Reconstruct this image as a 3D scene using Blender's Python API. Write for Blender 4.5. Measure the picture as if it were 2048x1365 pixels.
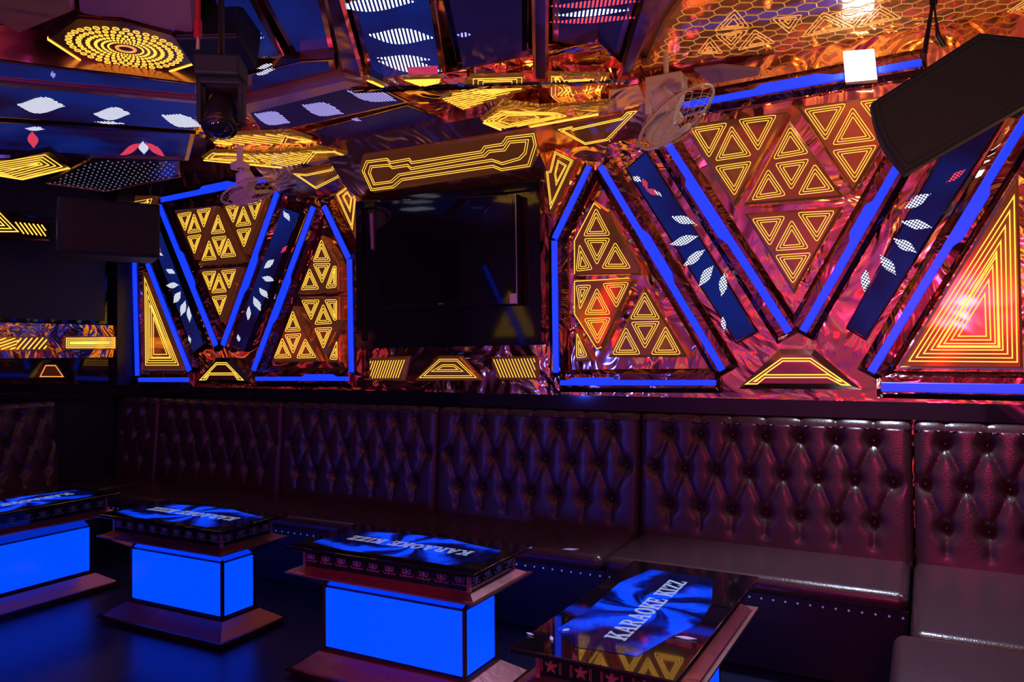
import bpy, math, random
from mathutils import Vector as V, Matrix
random.seed(7)
for o in list(bpy.data.objects): bpy.data.objects.remove(o)
scn = bpy.context.scene
COL = scn.collection

# ------------------------------------------------------------------ camera
FPX = 1540.0
YAW, PIT, ROL = math.radians(28.2), math.radians(.8), math.radians(.45)
f0 = V((-math.sin(YAW), math.cos(YAW), 0)); r0 = V((math.cos(YAW), math.sin(YAW), 0)); u0 = V((0, 0, 1))
FW = f0*math.cos(PIT) + u0*math.sin(PIT)
up = u0*math.cos(PIT) - f0*math.sin(PIT)
RT = r0*math.cos(ROL) - up*math.sin(ROL)
UP = up*math.cos(ROL) + r0*math.sin(ROL)
CAM = V((0, 0, 1.45))
cd = bpy.data.cameras.new('camera'); cam = bpy.data.objects.new('camera', cd); COL.objects.link(cam)
cd.sensor_fit = 'HORIZONTAL'; cd.sensor_width = 36; cd.lens = FPX/2048*36; cd.clip_start = .02
mw = Matrix((RT, UP, -FW)).transposed().to_4x4(); mw.translation = CAM
cam.matrix_world = mw
scn.camera = cam
scn.view_settings.view_transform = 'Standard'; scn.view_settings.look = 'None'
scn.view_settings.exposure = 0.12; scn.view_settings.gamma = 1; scn.view_settings.use_curve_mapping = False

# ------------------------------------------------------------------ world
w = bpy.data.worlds.new('world'); scn.world = w; w.use_nodes = True
w.node_tree.nodes['Background'].inputs[0].default_value = (.05, .02, .08, 1)
w.node_tree.nodes['Background'].inputs[1].default_value = 1

# ------------------------------------------------------------------ spot lights, most of them added fill with no fixture in the room
def lamp(name, kind, loc, target, energy, color, size=.3, spot=60, blend=.6):
    l = bpy.data.lights.new(name, kind); l.energy = energy; l.color = color
    if kind == 'AREA': l.size = size
    else: l.shadow_soft_size = size
    if kind == 'SPOT': l.spot_size = math.radians(spot); l.spot_blend = blend
    o = bpy.data.objects.new(name, l); COL.objects.link(o); o.location = loc
    o.rotation_euler = (V(target)-V(loc)).to_track_quat('-Z', 'Y').to_euler()
    return o
lamp('magenta_spot', 'SPOT', (.35, -.9, 1.95), (.25, 4.3, .9), 150, (1, .03, .22), .12, 36, 1)
lamp('blue_spot', 'SPOT', (-4.8, -.6, 2.75), (-5.0, 3.0, 2.9), 40, (.06, .08, 1), .12, 60)
lamp('blue_table_fill', 'SPOT', (-4.0, -1.1, 1.0), (-3.0, 2.6, .5), 60, (.05, .08, 1), .12, 40)  # added blue fill for the table fronts
lamp('cove_fill', 'SPOT', (-2.4, -.9, .4), (-2.7, 4.1, 2.7), 120, (1, .16, .22), .15, 36)  # added to lift the dark slanted cove
lamp('red_table_fill', 'SPOT', (-2.5, -.6, 2.3), (-2.15, 2.5, .44), 260, (1, .03, .04), .10, 15)  # added to redden the front rim of the middle table
lamp('cool_down_spot', 'SPOT', (-.28, 3.95, 2.8), (.15, 2.7, .4), 230, (.66, .74, 1), .10, 96)
lamp('violet_wall_fill', 'SPOT', (-2.2, .6, 2.7), (-2.2, -1.3, 1.6), 95, (.62, .12, 1), .15, 150)  # added, bounces violet off the unseen wall into the mirrors
lamp('magenta_wall_fill', 'SPOT', (-.5, .4, 2.7), (-.3, -1.3, 1.2), 90, (1, .10, .40), .15, 140)  # added, magenta part of the bounce off the unseen wall
lamp('orange_wall_fill', 'SPOT', (-1.2, .4, .3), (-1.2, -1.3, 1.5), 20, (1, .25, .05), .15, 120)  # added, weak orange part of that wall bounce
lamp('gold_ceiling_fill', 'SPOT', (-.4, -.9, .4), (-.6, 1.3, 3.08), 170, (1, .50, .12), .15, 75)  # added, brightens the ceiling that the upper wall mirrors
lamp('violet_ceiling_fill', 'SPOT', (-3.2, -.9, .4), (-3.4, 1.6, 3.08), 60, (.55, .12, 1), .15, 75)  # added violet fill for the left part of the ceiling

# ------------------------------------------------------------------ materials
M = {}
def nt(name):
    m = bpy.data.materials.new(name); m.use_nodes = True; M[name] = m
    n = m.node_tree.nodes; return m, n, m.node_tree.links, n['Principled BSDF']
def s2l(c): return tuple(((x/255)/12.92 if x/255 <= .04045 else ((x/255+.055)/1.055)**2.4) for x in c)
def mat(name, col, rough=.5, metal=0., emit=None, es=0., bump=None, coat=0., spec=None):
    m, n, l, b = nt(name)
    b.inputs['Base Color'].default_value = (*col, 1); b.inputs['Roughness'].default_value = rough
    b.inputs['Metallic'].default_value = metal; b.inputs['Coat Weight'].default_value = coat; b.inputs['Coat Roughness'].default_value = .05
    if spec is not None: b.inputs['Specular IOR Level'].default_value = spec
    if emit: b.inputs['Emission Color'].default_value = (*emit, 1); b.inputs['Emission Strength'].default_value = es
    if bump:
        sc, det, dist, stren, dd = bump
        tc = n.new('ShaderNodeNewGeometry'); no = n.new('ShaderNodeTexNoise'); bp = n.new('ShaderNodeBump')
        no.inputs['Scale'].default_value = sc; no.inputs['Detail'].default_value = det; no.inputs['Distortion'].default_value = dist
        bp.inputs['Strength'].default_value = stren; bp.inputs['Distance'].default_value = dd
        l.new(tc.outputs['Position'], no.inputs['Vector']); l.new(no.outputs['Fac'], bp.inputs['Height']); l.new(bp.outputs[0], b.inputs['Normal'])
    return m
mat('film', (.86, .46, .30), .09, 1., bump=(2.1, 1.6, 2.6, 1.0, .035))
mat('film_smooth', (.80, .42, .26), .06, 1., bump=(2.5, 1.5, 1.0, .8, .018))
mat('housing_film', (.30, .13, .13), .10, 1., bump=(3.2, 2.5, 2.0, 1.0, .02))
mat('film_rough', (.86, .46, .32), .27, 1., bump=(2.4, 2, 2.0, 1.0, .03))
mat('film_dark', (.5, .24, .2), .2, 1., bump=(2.2, 1.5, 1.5, .8, .016))
mat('film_violet', (.62, .36, .42), .30, .75, bump=(2, 1, 1.0, .8, .03))
mat('acrylic', (.50, .22, .08), .10, .85, emit=(.045, .013, .004), es=1, bump=(2.0, 1.5, 1.0, .5, .012))
mat('acrylic_bright', (.6, .32, .08), .12, .85, emit=(.075, .030, .003), es=1, bump=(5.0, 2, 2.0, .9, .02))
mat('gold_edge', (.95, .6, .25), .16, 1.)
mat('copper', (.82, .36, .40), .34, 1., bump=(9, 2, 1, .5, .006))
mat('bronze_dark', (.2, .07, .05), .2, .9)
mat('black_gloss', (.006, .006, .014), .06, 0, coat=.6)
mat('black_satin', (.010, .009, .018), .38)
mat('black_matte', (.005, .018, .045), .6)
mat('screen_glass', (.004, .004, .008), .03, 0, coat=1.)
mat('matte_screen', (.010, .010, .035), .45)
mat('floor', (.006, .006, .03), .33, 0, bump=(30, 3, 0, .15, .003), spec=.8)
mat('room_wall', (.5, .42, .5), .5)
mat('left_wall', (.012, .010, .03), .4)
mat('yellow_line', (.4, .2, .02), .4, 0, emit=(1, .56, .06), es=1.45)
mat('amber_line', (.3, .15, .02), .4, 0, emit=(1, .42, .09), es=.85)
mat('honey_line', (.3, .15, .02), .4, 0, emit=(1, .42, .08), es=.42)
mat('blue_neon', (.02, .04, .5), .4, 0, emit=(.006, .040, 1.0), es=1.12)
mat('red_neon', (.5, .02, .02), .4, 0, emit=(1, .03, .02), es=5)
mat('table_blue', (.0, .05, .6), .15, 0, emit=(.0, .044, 1.0), es=1.45)
mat('lamp_white', (1, 1, 1), .3, 0, emit=(.85, .95, 1), es=45)
mat('white_plastic', (.8, .7, .72), .35)
mat('cream_plastic', (.72, .62, .5), .35)
mat('lilac_panel', (.30, .17, .32), .4)
mat('silver', (.7, .72, .8), .25, 1.)
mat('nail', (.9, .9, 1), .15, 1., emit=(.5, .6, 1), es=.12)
mat('silver_text', (.35, .45, .65), .35, .3, emit=(.22, .30, .50), es=.55)
mat('ornament', (.22, .28, .55), .45, .4)
mat('leaf_ornament', (.8, .36, .36), .45, .4)
mat('button', (.012, .004, .01), .3, coat=.4)
mat('petal', (.62, .5, .8), .5, emit=(.3, .22, .6), es=.25)  # lilac with a faint glow, imitates reflections on the table glass
mat('red_paint', (.4, .01, .05), .35)
mat('label_paper', (.7, .68, .75), .5)
mat('lens_glass', (.01, .015, .05), .03, .3, coat=1.)

def leather():
    m, n, l, b = nt('leather')
    b.inputs['Base Color'].default_value = (.050, .022, .030, 1); b.inputs['Roughness'].default_value = .30
    b.inputs['Coat Weight'].default_value = .25; b.inputs['Coat Roughness'].default_value = .22
    tc = n.new('ShaderNodeTexCoord'); v = n.new('ShaderNodeTexVoronoi'); v.inputs['Scale'].default_value = 160
    no = n.new('ShaderNodeTexNoise'); no.inputs['Scale'].default_value = 9; no.inputs['Detail'].default_value = 4
    ad = n.new('ShaderNodeMath'); ad.operation = 'MULTIPLY_ADD'; ad.inputs[1].default_value = .25
    bp = n.new('ShaderNodeBump'); bp.inputs['Strength'].default_value = .35; bp.inputs['Distance'].default_value = .006
    l.new(tc.outputs['Object'], v.inputs['Vector']); l.new(tc.outputs['Object'], no.inputs['Vector'])
    l.new(v.outputs['Distance'], ad.inputs[0]); l.new(no.outputs['Fac'], ad.inputs[2]); l.new(ad.outputs[0], bp.inputs['Height'])
    l.new(bp.outputs[0], b.inputs['Normal'])
leather()

def led(name, colr, strength, stripes=False, base=(.002, .008, .085), bs=1., pitch=None, fill=.40):
    """lit pixels of an LED wall: bright dots on a dim blue glow"""
    pitch = pitch or (.018 if stripes else .0125)
    m, n, l, b = nt(name)
    b.inputs['Base Color'].default_value = (.002, .003, .01, 1); b.inputs['Roughness'].default_value = .5; b.inputs['Specular IOR Level'].default_value = .15
    uv = n.new('ShaderNodeUVMap'); mp = n.new('ShaderNodeVectorMath'); mp.operation = 'SCALE'; mp.inputs['Scale'].default_value = 1/pitch
    fr = n.new('ShaderNodeVectorMath'); fr.operation = 'FRACTION'; sb = n.new('ShaderNodeVectorMath'); sb.operation = 'SUBTRACT'; sb.inputs[1].default_value = (.5, .5, 0)
    ml = n.new('ShaderNodeVectorMath'); ml.operation = 'MULTIPLY'; ml.inputs[1].default_value = (1, .0 if stripes else 1, 0)
    ln = n.new('ShaderNodeVectorMath'); ln.operation = 'LENGTH'
    lt = n.new('ShaderNodeMath'); lt.operation = 'LESS_THAN'; lt.inputs[1].default_value = fill*(.62 if stripes else 1)
    mx = n.new('ShaderNodeMix'); mx.data_type = 'RGBA'
    l.new(uv.outputs[0], mp.inputs[0]); l.new(mp.outputs[0], fr.inputs[0]); l.new(fr.outputs[0], sb.inputs[0]); l.new(sb.outputs[0], ml.inputs[0])
    l.new(ml.outputs[0], ln.inputs[0]); l.new(ln.outputs['Value'], lt.inputs[0]); l.new(lt.outputs[0], mx.inputs[0])
    mx.inputs[6].default_value = (*[x*bs for x in base], 1); mx.inputs[7].default_value = (*[c*strength for c in colr], 1)
    if name.startswith('led_idle'):
        ge = n.new('ShaderNodeNewGeometry'); no = n.new('ShaderNodeTexNoise'); no.inputs['Scale'].default_value = 1.7
        mr = n.new('ShaderNodeMapRange'); mr.inputs[1].default_value = .38; mr.inputs[2].default_value = .60; m2 = n.new('ShaderNodeMix'); m2.data_type = 'RGBA'
        l.new(ge.outputs['Position'], no.inputs['Vector']); l.new(no.outputs['Fac'], mr.inputs[0]); l.new(mr.outputs[0], m2.inputs[0])
        m2.inputs[6].default_value = (.005, .002, .026, 1); l.new(mx.outputs[2], m2.inputs[7]); l.new(m2.outputs[2], b.inputs['Emission Color'])
    else: l.new(mx.outputs[2], b.inputs['Emission Color'])
    b.inputs['Emission Strength'].default_value = 1
    return m
led('led_idle', (.004, .014, .16), 1.0, fill=.45)
led('led_idle_dim', (.006, .005, .05), 1.0, base=(.008, .002, .022))
led('led_white', (.85, .88, 1), 1.5)
led('led_red', (1, .05, .06), 1.4)
led('stripe_white', (.8, .82, 1), 1.5, True)
led('stripe_lilac', (.5, .42, 1), 1.2, True)
led('stripe_red', (1, .06, .08), 1.3, True)

def flower():
    """picture on the table screens: a blue spiral of petals on dark blue"""
    m, n, l, b = nt('flower_picture')
    b.inputs['Base Color'].default_value = (.002, .004, .03, 1); b.inputs['Roughness'].default_value = .05
    uv = n.new('ShaderNodeUVMap'); sp = n.new('ShaderNodeSeparateXYZ'); l.new(uv.outputs[0], sp.inputs[0])
    def ma(op, a, b_=None, c=None):
        x = n.new('ShaderNodeMath'); x.operation = op
        for i, q in enumerate((a, b_, c)):
            if q is None: continue
            if isinstance(q, (int, float)): x.inputs[i].default_value = q
            else: l.new(q, x.inputs[i])
        return x.outputs[0]
    X = sp.outputs[0]; Y = sp.outputs[1]
    no = n.new('ShaderNodeTexNoise'); no.inputs['Scale'].default_value = 7; no.inputs['Detail'].default_value = 3; l.new(uv.outputs[0], no.inputs['Vector'])
    r = ma('SQRT', ma('ADD', ma('MULTIPLY', X, X), ma('MULTIPLY', Y, Y)))
    th = ma('ARCTAN2', Y, X)
    ph = ma('ADD', ma('MULTIPLY', th, 6.0), ma('ADD', ma('MULTIPLY', ma('LOGARITHM', ma('ADD', r, .015), 2.718), 4.0), ma('MULTIPLY', no.outputs['Fac'], 6)))
    s = ma('SINE', ph)
    ph2 = ma('ADD', ma('MULTIPLY', th, 22.0), ma('MULTIPLY', ma('LOGARITHM', ma('ADD', r, .01), 2.718), 9.0))
    s2 = ma('MULTIPLY', ma('SINE', ph2), ma('SUBTRACT', .6, ma('MULTIPLY', r, 2.2)))
    v = ma('ADD', ma('ADD', ma('MULTIPLY', s, .55), ma('MULTIPLY', s2, .55)), ma('SUBTRACT', .95, ma('MULTIPLY', r, 2.2)))
    cr = n.new('ShaderNodeValToRGB'); l.new(v, cr.inputs[0]); e = cr.color_ramp.elements
    e[0].position = .1; e[0].color = (.0, .001, .02, 1); e[1].position = .95; e[1].color = (.001, .055, .95, 1)
    q = e.new(.45); q.color = (.0, .008, .25, 1)
    l.new(cr.outputs[0], b.inputs['Emission Color']); b.inputs['Emission Strength'].default_value = 1
flower()

# ------------------------------------------------------------------ mesh helpers
def link_mesh(name, verts, faces, m, parent=None, loc=None, uvs=None, smooth=False, mats=None, fm=None):
    me = bpy.data.meshes.new(name)
    verts = [V(v) for v in verts]
    if parent is None and loc is None:
        c = V((0, 0, 0))
        for v in verts: c += v
        loc = c/len(verts)
    off = V(loc) if parent is None else V(parent['_o']) if '_o' in parent else V((0, 0, 0))
    me.from_pydata([v-off for v in verts], [], faces)
    if mats:
        for q in mats: me.materials.append(M[q])
        for p, i in zip(me.polygons, fm): p.material_index = i
    else: me.materials.append(M[m])
    if uvs is not None:
        ul = me.uv_layers.new(name='UVMap')
        for p in me.polygons:
            for li in p.loop_indices: ul.data[li].uv = uvs[me.loops[li].vertex_index]
    if smooth:
        for p in me.polygons: p.use_smooth = True
    me.validate(); me.update()
    o = bpy.data.objects.new(name, me); COL.objects.link(o)
    if parent is None: o.location = loc
    else: o.parent = parent
    o['_o'] = list(off) if parent is not None else list(loc)
    return o
def tag(o, label=None, cat=None, group=None, kind=None):
    if label: o['label'] = label
    if cat: o['category'] = cat
    if group: o['group'] = group
    if kind: o['kind'] = kind
    return o
def thing(name, label, cat, loc, group=None, rot=None, local=False):
    o = bpy.data.objects.new(name, None); COL.objects.link(o); o.location = loc; o.empty_display_size = .05
    if rot: o.rotation_euler = rot
    o['_o'] = [0, 0, 0] if local else list(loc)
    return tag(o, label, cat, group)
class G:
    """collects pieces of one mesh"""
    def __init__(s): s.v = []; s.f = []; s.uv = []
    def add(s, vs, fs, uv=None):
        k = len(s.v); s.v += [V(q) for q in vs]; s.f += [[i+k for i in f] for f in fs]
        s.uv += uv if uv else [(q[0], q[1]) for q in vs]; return s
    def box(s, a, b):
        x0, y0, z0 = a; x1, y1, z1 = b
        return s.add([(x0,y0,z0),(x1,y0,z0),(x1,y1,z0),(x0,y1,z0),(x0,y0,z1),(x1,y0,z1),(x1,y1,z1),(x0,y1,z1)],
            [(0,3,2,1),(4,5,6,7),(0,1,5,4),(1,2,6,5),(2,3,7,6),(3,0,4,7)])
    def rbox(s, a, b, r=.01, n=3):
        """box with rounded edges"""
        a = V(a); b = V(b); c = (a+b)/2; h = (b-a)/2; r = min(r, min(h)*.99)
        vs = []; fs = []; N = 2*n+2
        def coord(i, hh):
            return i
        def lst(hh):
            out = []
            for i in range(n+1): out.append((-1, i))
            for i in range(n+1): out.append((1, n-i))
            return out
        # cube-sphere style: per face grid, positions from clamped core + normalised offset
        for ax in range(3):
            for sg in (-1, 1):
                k0 = len(vs); ang = [-1+2*i/(2*n) for i in range(2*n+1)]
                g = [-1+i/n for i in range(n+1)] + [i/n for i in range(n+1)]
                sd = [-1]*(n+1) + [1]*(n+1)
                for i in range(N):
                    for j in range(N):
                        d = [0, 0, 0]; d[ax] = sg; a1 = (ax+1) % 3; a2 = (ax+2) % 3
                        d[a1] = math.tan(g[i]*math.pi/4); d[a2] = math.tan(g[j]*math.pi/4)
                        dv = V(d).normalized()
                        core = V((0, 0, 0)); core[ax] = sg*(h[ax]-r); core[a1] = sd[i]*(h[a1]-r); core[a2] = sd[j]*(h[a2]-r)
                        vs.append(c+core+dv*r)
                for i in range(N-1):
                    for j in range(N-1):
                        q = (k0+i*N+j, k0+(i+1)*N+j, k0+(i+1)*N+j+1, k0+i*N+j+1)
                        fs.append(q if sg > 0 else q[::-1])
        return s.add(vs, fs)
    def tube(s, pts, r, n=8, closed=False, taper=None):
        pts = [V(p) for p in pts]; N = len(pts); vs = []; fs = []; ref = None
        for i, p in enumerate(pts):
            a = pts[(i-1) % N] if (closed or i > 0) else p; b = pts[(i+1) % N] if (closed or i < N-1) else p
            t = (b-a).normalized()
            if ref is None: ref = t.orthogonal()
            ref = (ref-t*ref.dot(t)).normalized(); bi = t.cross(ref)
            rr = taper[i] if taper else r
            for j in range(n):
                an = 2*math.pi*j/n; vs.append(p+ref*math.cos(an)*rr+bi*math.sin(an)*rr)
        for i in range(N if closed else N-1):
            for j in range(n):
                fs.append((i*n+j, i*n+(j+1) % n, ((i+1) % N)*n+(j+1) % n, ((i+1) % N)*n+j))
        if not closed: fs += [list(range(n))[::-1], [(N-1)*n+j for j in range(n)]]
        return s.add(vs, fs)
    def lathe(s, prof, c=(0, 0, 0), ax=(0, 0, 1), n=24):
        ax = V(ax).normalized(); e1 = ax.orthogonal().normalized(); e2 = ax.cross(e1); c = V(c); vs = []; fs = []
        for r, h in prof:
            for j in range(n):
                an = 2*math.pi*j/n; vs.append(c+ax*h+(e1*math.cos(an)+e2*math.sin(an))*r)
        for i in range(len(prof)-1):
            for j in range(n): fs.append((i*n+j, i*n+(j+1) % n, (i+1)*n+(j+1) % n, (i+1)*n+j))
        fs += [list(range(n))[::-1], [(len(prof)-1)*n+j for j in range(n)]]
        return s.add(vs, fs)
    def mesh(s, name, m, parent=None, loc=None, smooth=False, uv=False):
        return link_mesh(name, s.v, s.f, m, parent, loc, s.uv if uv else None, smooth)

def area2(p): return sum(p[i][0]*p[(i+1) % len(p)][1]-p[(i+1) % len(p)][0]*p[i][1] for i in range(len(p)))/2
def inset(p, d):
    """2-D polygon (counter-clockwise) moved inwards by d"""
    n = len(p); out = []
    for i in range(n):
        a, b, c = V(p[i-1]).to_2d(), V(p[i]).to_2d(), V(p[(i+1) % n]).to_2d()
        e1 = (b-a).normalized(); e2 = (c-b).normalized()
        n1 = V((-e1.y, e1.x)); n2 = V((-e2.y, e2.x)); k = 1+n1.dot(n2)
        m_ = (n1+n2)/max(k, .12)
        q = b+m_*d; out.append((q.x, q.y))
    return out
def rounded(p, r, n=3):
    if r <= 0: return p
    out = []; N = len(p)
    for i in range(N):
        a, b, c = V(p[i-1]).to_2d(), V(p[i]).to_2d(), V(p[(i+1) % N]).to_2d()
        l1 = (a-b).length; l2 = (c-b).length; rr = min(r, l1*.4, l2*.4)
        s = b+(a-b).normalized()*rr; e = b+(c-b).normalized()*rr
        for k in range(n+1):
            t = k/n; q = s*(1-t)**2+b*2*t*(1-t)+e*t*t; out.append((q.x, q.y))
    return out
class PL:
    """a plane of the room; pixels are traced onto it"""
    def __init__(s, p, nrm, u=None):
        s.p = V(p); s.n = V(nrm).normalized(); s.u = (V(u) if u else V((1, 0, 0))); s.u = (s.u-s.n*s.u.dot(s.n)).normalized(); s.v = s.n.cross(s.u)
    def at(s, px, py, off=0):
        r = FW*FPX+RT*(px-1024)-UP*(py-682.5); q = s.p+s.n*off
        return CAM+r*((q-CAM).dot(s.n)/r.dot(s.n))
    def d2(s, w_): d = w_-s.p; return (d.dot(s.u), d.dot(s.v))
    def d3(s, q, off=0): return s.p+s.u*q[0]+s.v*q[1]+s.n*off
    def poly(s, pts, off):
        p = [s.d2(s.at(x, y, off)) for x, y in pts]
        return p if area2(p) > 0 else p[::-1]
WB = PL((0, 4.3, 0), (0, -1, 0))
WL = PL((-6.05, 0, 0), (1, 0, 0), (0, 1, 0))
def CE(z): return PL((0, 0, z), (0, 0, -1))
COVE = PL((0, 4.3, 2.52), (0, -.31, -.35))

def slab(g, pl, p2, o0, o1, bev=0.):
    """prism over polygon p2 between offsets o0 (back) and o1 (front), front edge chamfered by bev; uv in metres"""
    n = len(p2); top = inset(p2, bev) if bev else p2
    lev = [(p2, o0), (p2, o1-bev*.8), (top, o1)] if bev else [(p2, o0), (p2, o1)]
    vs = []; uv = []
    for pp, o in lev:
        vs += [pl.d3(q, o) for q in pp]; uv += list(pp)
    fs = [list(range(n))[::-1], [(len(lev)-1)*n+i for i in range(n)]]
    for k in range(len(lev)-1):
        for i in range(n): fs.append((k*n+i, k*n+(i+1) % n, (k+1)*n+(i+1) % n, (k+1)*n+i))
    return g.add(vs, fs, uv)
def ribbon(g, pl, p2, d, wd, off, h=.003, rr=0.):
    """raised outline of width wd inset by d"""
    a = rounded(inset(p2, d), rr); b = inset(a, wd); c = inset(a, wd*.25); e = inset(a, wd*.75); n = len(a)
    vs = [pl.d3(q, off) for q in a]+[pl.d3(q, off+h) for q in c]+[pl.d3(q, off+h) for q in e]+[pl.d3(q, off) for q in b]
    fs = []
    for k in range(3):
        for i in range(n): fs.append((k*n+i, k*n+(i+1) % n, (k+1)*n+(i+1) % n, (k+1)*n+i))
    return g.add(vs, fs)
def bar(g, pl, a, b, wd, off, h=.003):
    a = V(a); b = V(b); t = (b-a).normalized()*wd/2; nn = V((-t.y, t.x))
    p = [a-nn, b-nn, b+nn, a+nn]; p = [(q.x, q.y) for q in p]
    if area2(p) < 0: p = p[::-1]
    return slab(g, pl, p, off, off+h)
def clip_hatch(p2, ang, step):
    """parallel lines at angle ang clipped to a convex-ish polygon"""
    c, s_ = math.cos(ang), math.sin(ang); out = []
    rot = [(x*c+y*s_, -x*s_+y*c) for x, y in p2]; ys = [q[1] for q in rot]; y = min(ys)+step/2
    while y < max(ys):
        xs = []
        for i in range(len(rot)):
            (x0, y0), (x1, y1) = rot[i], rot[(i+1) % len(rot)]
            if (y0-y)*(y1-y) < 0: xs.append(x0+(y-y0)/(y1-y0)*(x1-x0))
        xs.sort()
        for k in range(0, len(xs)-1, 2):
            if xs[k+1]-xs[k] > .01: out.append(((xs[k]*c-y*s_, xs[k]*s_+y*c), (xs[k+1]*c-y*s_, xs[k+1]*s_+y*c)))
        y += step
    return out

# ------------------------------------------------------------------ room shell
XL, XR, YB, YF, ZC = -6.05, .56, 4.3, -1.3, 3.08
def struct(name, a, b, m): return tag(G().box(a, b).mesh(name, m), kind='structure')
struct('floor', (XL-.1, YF-.1, -.1), (XR+.1, YB+.1, 0), 'floor')
struct('ceiling', (XL-.1, YF-.1, ZC), (XR+.1, YB+.1, ZC+.1), 'film_violet')
struct('wall_back', (XL-.1, YB, 0), (XR+.1, YB+.1, ZC), 'film')
struct('wall_left', (XL-.1, YF, 0), (XL, YB, ZC), 'left_wall')
struct('wall_right', (XR, YF, 0), (XR+.1, YB, ZC), 'film_dark')
struct('wall_front', (XL-.1, YF-.1, 0), (XR+.1, YF, ZC), 'room_wall')
struct('trim_1', (XL+.1, YB-.10, 1.105), (XR, YB, 1.19), 'black_gloss')
struct('trim_2', (XL, YF, 1.105), (XL+.10, YB, 1.17), 'black_gloss')
# slanted cove over the television between the two big V shapes
COVE_PARTS = [(-3.56, -2.03, 2.52, 2.848), (-4.25, -3.56, 2.61, 2.862), (-2.03, -1.33, 2.69, 2.872)]
for k_, (x0, x1, zl, zh) in enumerate(COVE_PARTS):
    tag(G().add([(x0,4.3,zl),(x1,4.3,zl),(x1,3.93,zh),(x0,3.93,zh),(x0,4.3,2.9),(x1,4.3,2.9),(x0,3.93,2.9),(x1,3.93,2.9)],
        [(0,1,2,3),(3,2,7,6),(0,3,6,4),(1,5,7,2),(4,6,7,5),(0,4,5,1)]).mesh('trim_%d' % (3, 6, 7)[k_], 'film_rough'), kind='structure')
x0, x1 = -4.25, -1.33
COVE_L = PL((0, 4.3, 2.61), (0, -.252, -.37)); COVE_R = PL((0, 4.3, 2.69), (0, -.182, -.37))
# dropped ceiling in front of the cove and along the back wall
tag(G().box((x0, 3.35, 2.90), (x1, 4.3, ZC)).mesh('trim_4', 'film'), kind='structure')

# ------------------------------------------------------------------ glowing things on walls and ceiling
def zo(x0, y0, s, pts): return [(x0+x*s, y0+y*s) for x, y in pts]
Z1 = lambda p: zo(0, 0, .3418, p)
Z2 = lambda p: zo(600, 0, .3418, p)
Z3 = lambda p: zo(1248, 0, .390625, p)
Z4 = lambda p: zo(0, 380, .37109, p)
ZB = lambda p: zo(660, 320, .390625, p)
ZD = lambda p: zo(1348, 320, .38824, p)
ZL = lambda p: zo(0, 260, .20508, p)      # left ceiling detail
def centre(pl, px, off): 
    c = V((0, 0, 0))
    for x, y in px: c += pl.at(x, y, off)
    return c/len(px)

def neon(pl, px, w0, w1, label, side=1, off=.05, housing=True, cat='neon light', m='blue_neon', group='blue neon strips on the back wall', bulge=((.30, .36), (.64, .70)), d2=None, tw=.035):
    """straight light strip along two pixels; w0/w1 = narrow/wide width in metres; the wide middle steps out on one side"""
    if d2: a, b = [V(q) for q in d2]
    else: a, b = [V(pl.d2(pl.at(x, y, off))) for x, y in px]
    L = (b-a).length; t = (b-a)/L; n = V((-t.y, t.x))*side
    (s0, s1), (s2, s3) = bulge
    prof = [(0, -w0/2), (.006/L, -w0/2)]
    pts = [a-n*w0/2, b-n*w0/2, b+n*w0/2]
    if w1 > w0: pts += [a+t*L*s3+n*w0/2, a+t*L*s2+n*(w1-w0/2), a+t*L*s1+n*(w1-w0/2), a+t*L*s0+n*w0/2]
    pts += [a+n*w0/2]
    p2 = [(q.x, q.y) for q in pts]
    if area2(p2) < 0: p2 = p2[::-1]
    c3 = pl.d3((a+b)/2, off)
    r = thing('neon_strip', label, cat, c3, group)
    g = G(); hw = w1/2+tw; e = t*.02
    hp = [a-e-n*hw, b+e-n*hw, b+e+n*(hw+.02), a-e+n*(hw+.02)]; hp = [(q.x, q.y) for q in hp]
    if area2(hp) < 0: hp = hp[::-1]
    if housing: slab(g, pl, hp, .002, off-.004, .028).mesh('housing', 'housing_film', r)
    slab(G(), pl, p2, off-.006, off+.012, .004).mesh('light_tube', m, r)
    return r

def panel(pl, outline, label, lights, off=.03, back=.0, name='light_panel', cat='light panel', group=None, base='acrylic', m='yellow_line',
          nl=3, sp=.0118, wd=.0038, rr=.02, hatch=(), lines=(), bev=.012, edge=None, nested=True):
    """engraved acrylic panel: a bevelled plate and glowing outlines"""
    r = thing(name, label, cat, centre(pl, outline, off), group)
    op = pl.poly(outline, off)
    slab(G(), pl, op, back, off, bev).mesh('plate', base, r)
    for L in lights:
        k = dict(nl=nl, sp=sp, wd=wd, rr=rr)
        if isinstance(L, dict): k.update({a: b for a, b in L.items() if a != 'p'}); L = L['p']
        g = G(); p2 = pl.poly(L, off)
        for i in range(k['nl']): ribbon(g, pl, p2, i*k['sp'], k['wd'], off, rr=max(0, k['rr']*(1-.25*i)))
        g.mesh('glowing_outline', m, r)
    for hp, ang, st in hatch:
        g = G(); p2 = pl.poly(hp, off)
        for a, b in clip_hatch(p2, ang, st): bar(g, pl, a, b, wd, off)
        g.mesh('glowing_hatching', m, r)
    for seg in lines:
        g = G(); q = [pl.d2(pl.at(x, y, off)) for x, y in seg]
        for a, b in zip(q, q[1:]): bar(g, pl, a, b, wd*1.1, off)
        g.mesh('glowing_line', m, r)
    if edge:
        g = G(); q = [pl.d2(pl.at(x, y, off)) for x, y in edge]
        for a, b in zip(q, q[1:]): bar(g, pl, a, b, .013, off, .006)
        g.mesh('glowing_edge', m, r)
    return r

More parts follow.
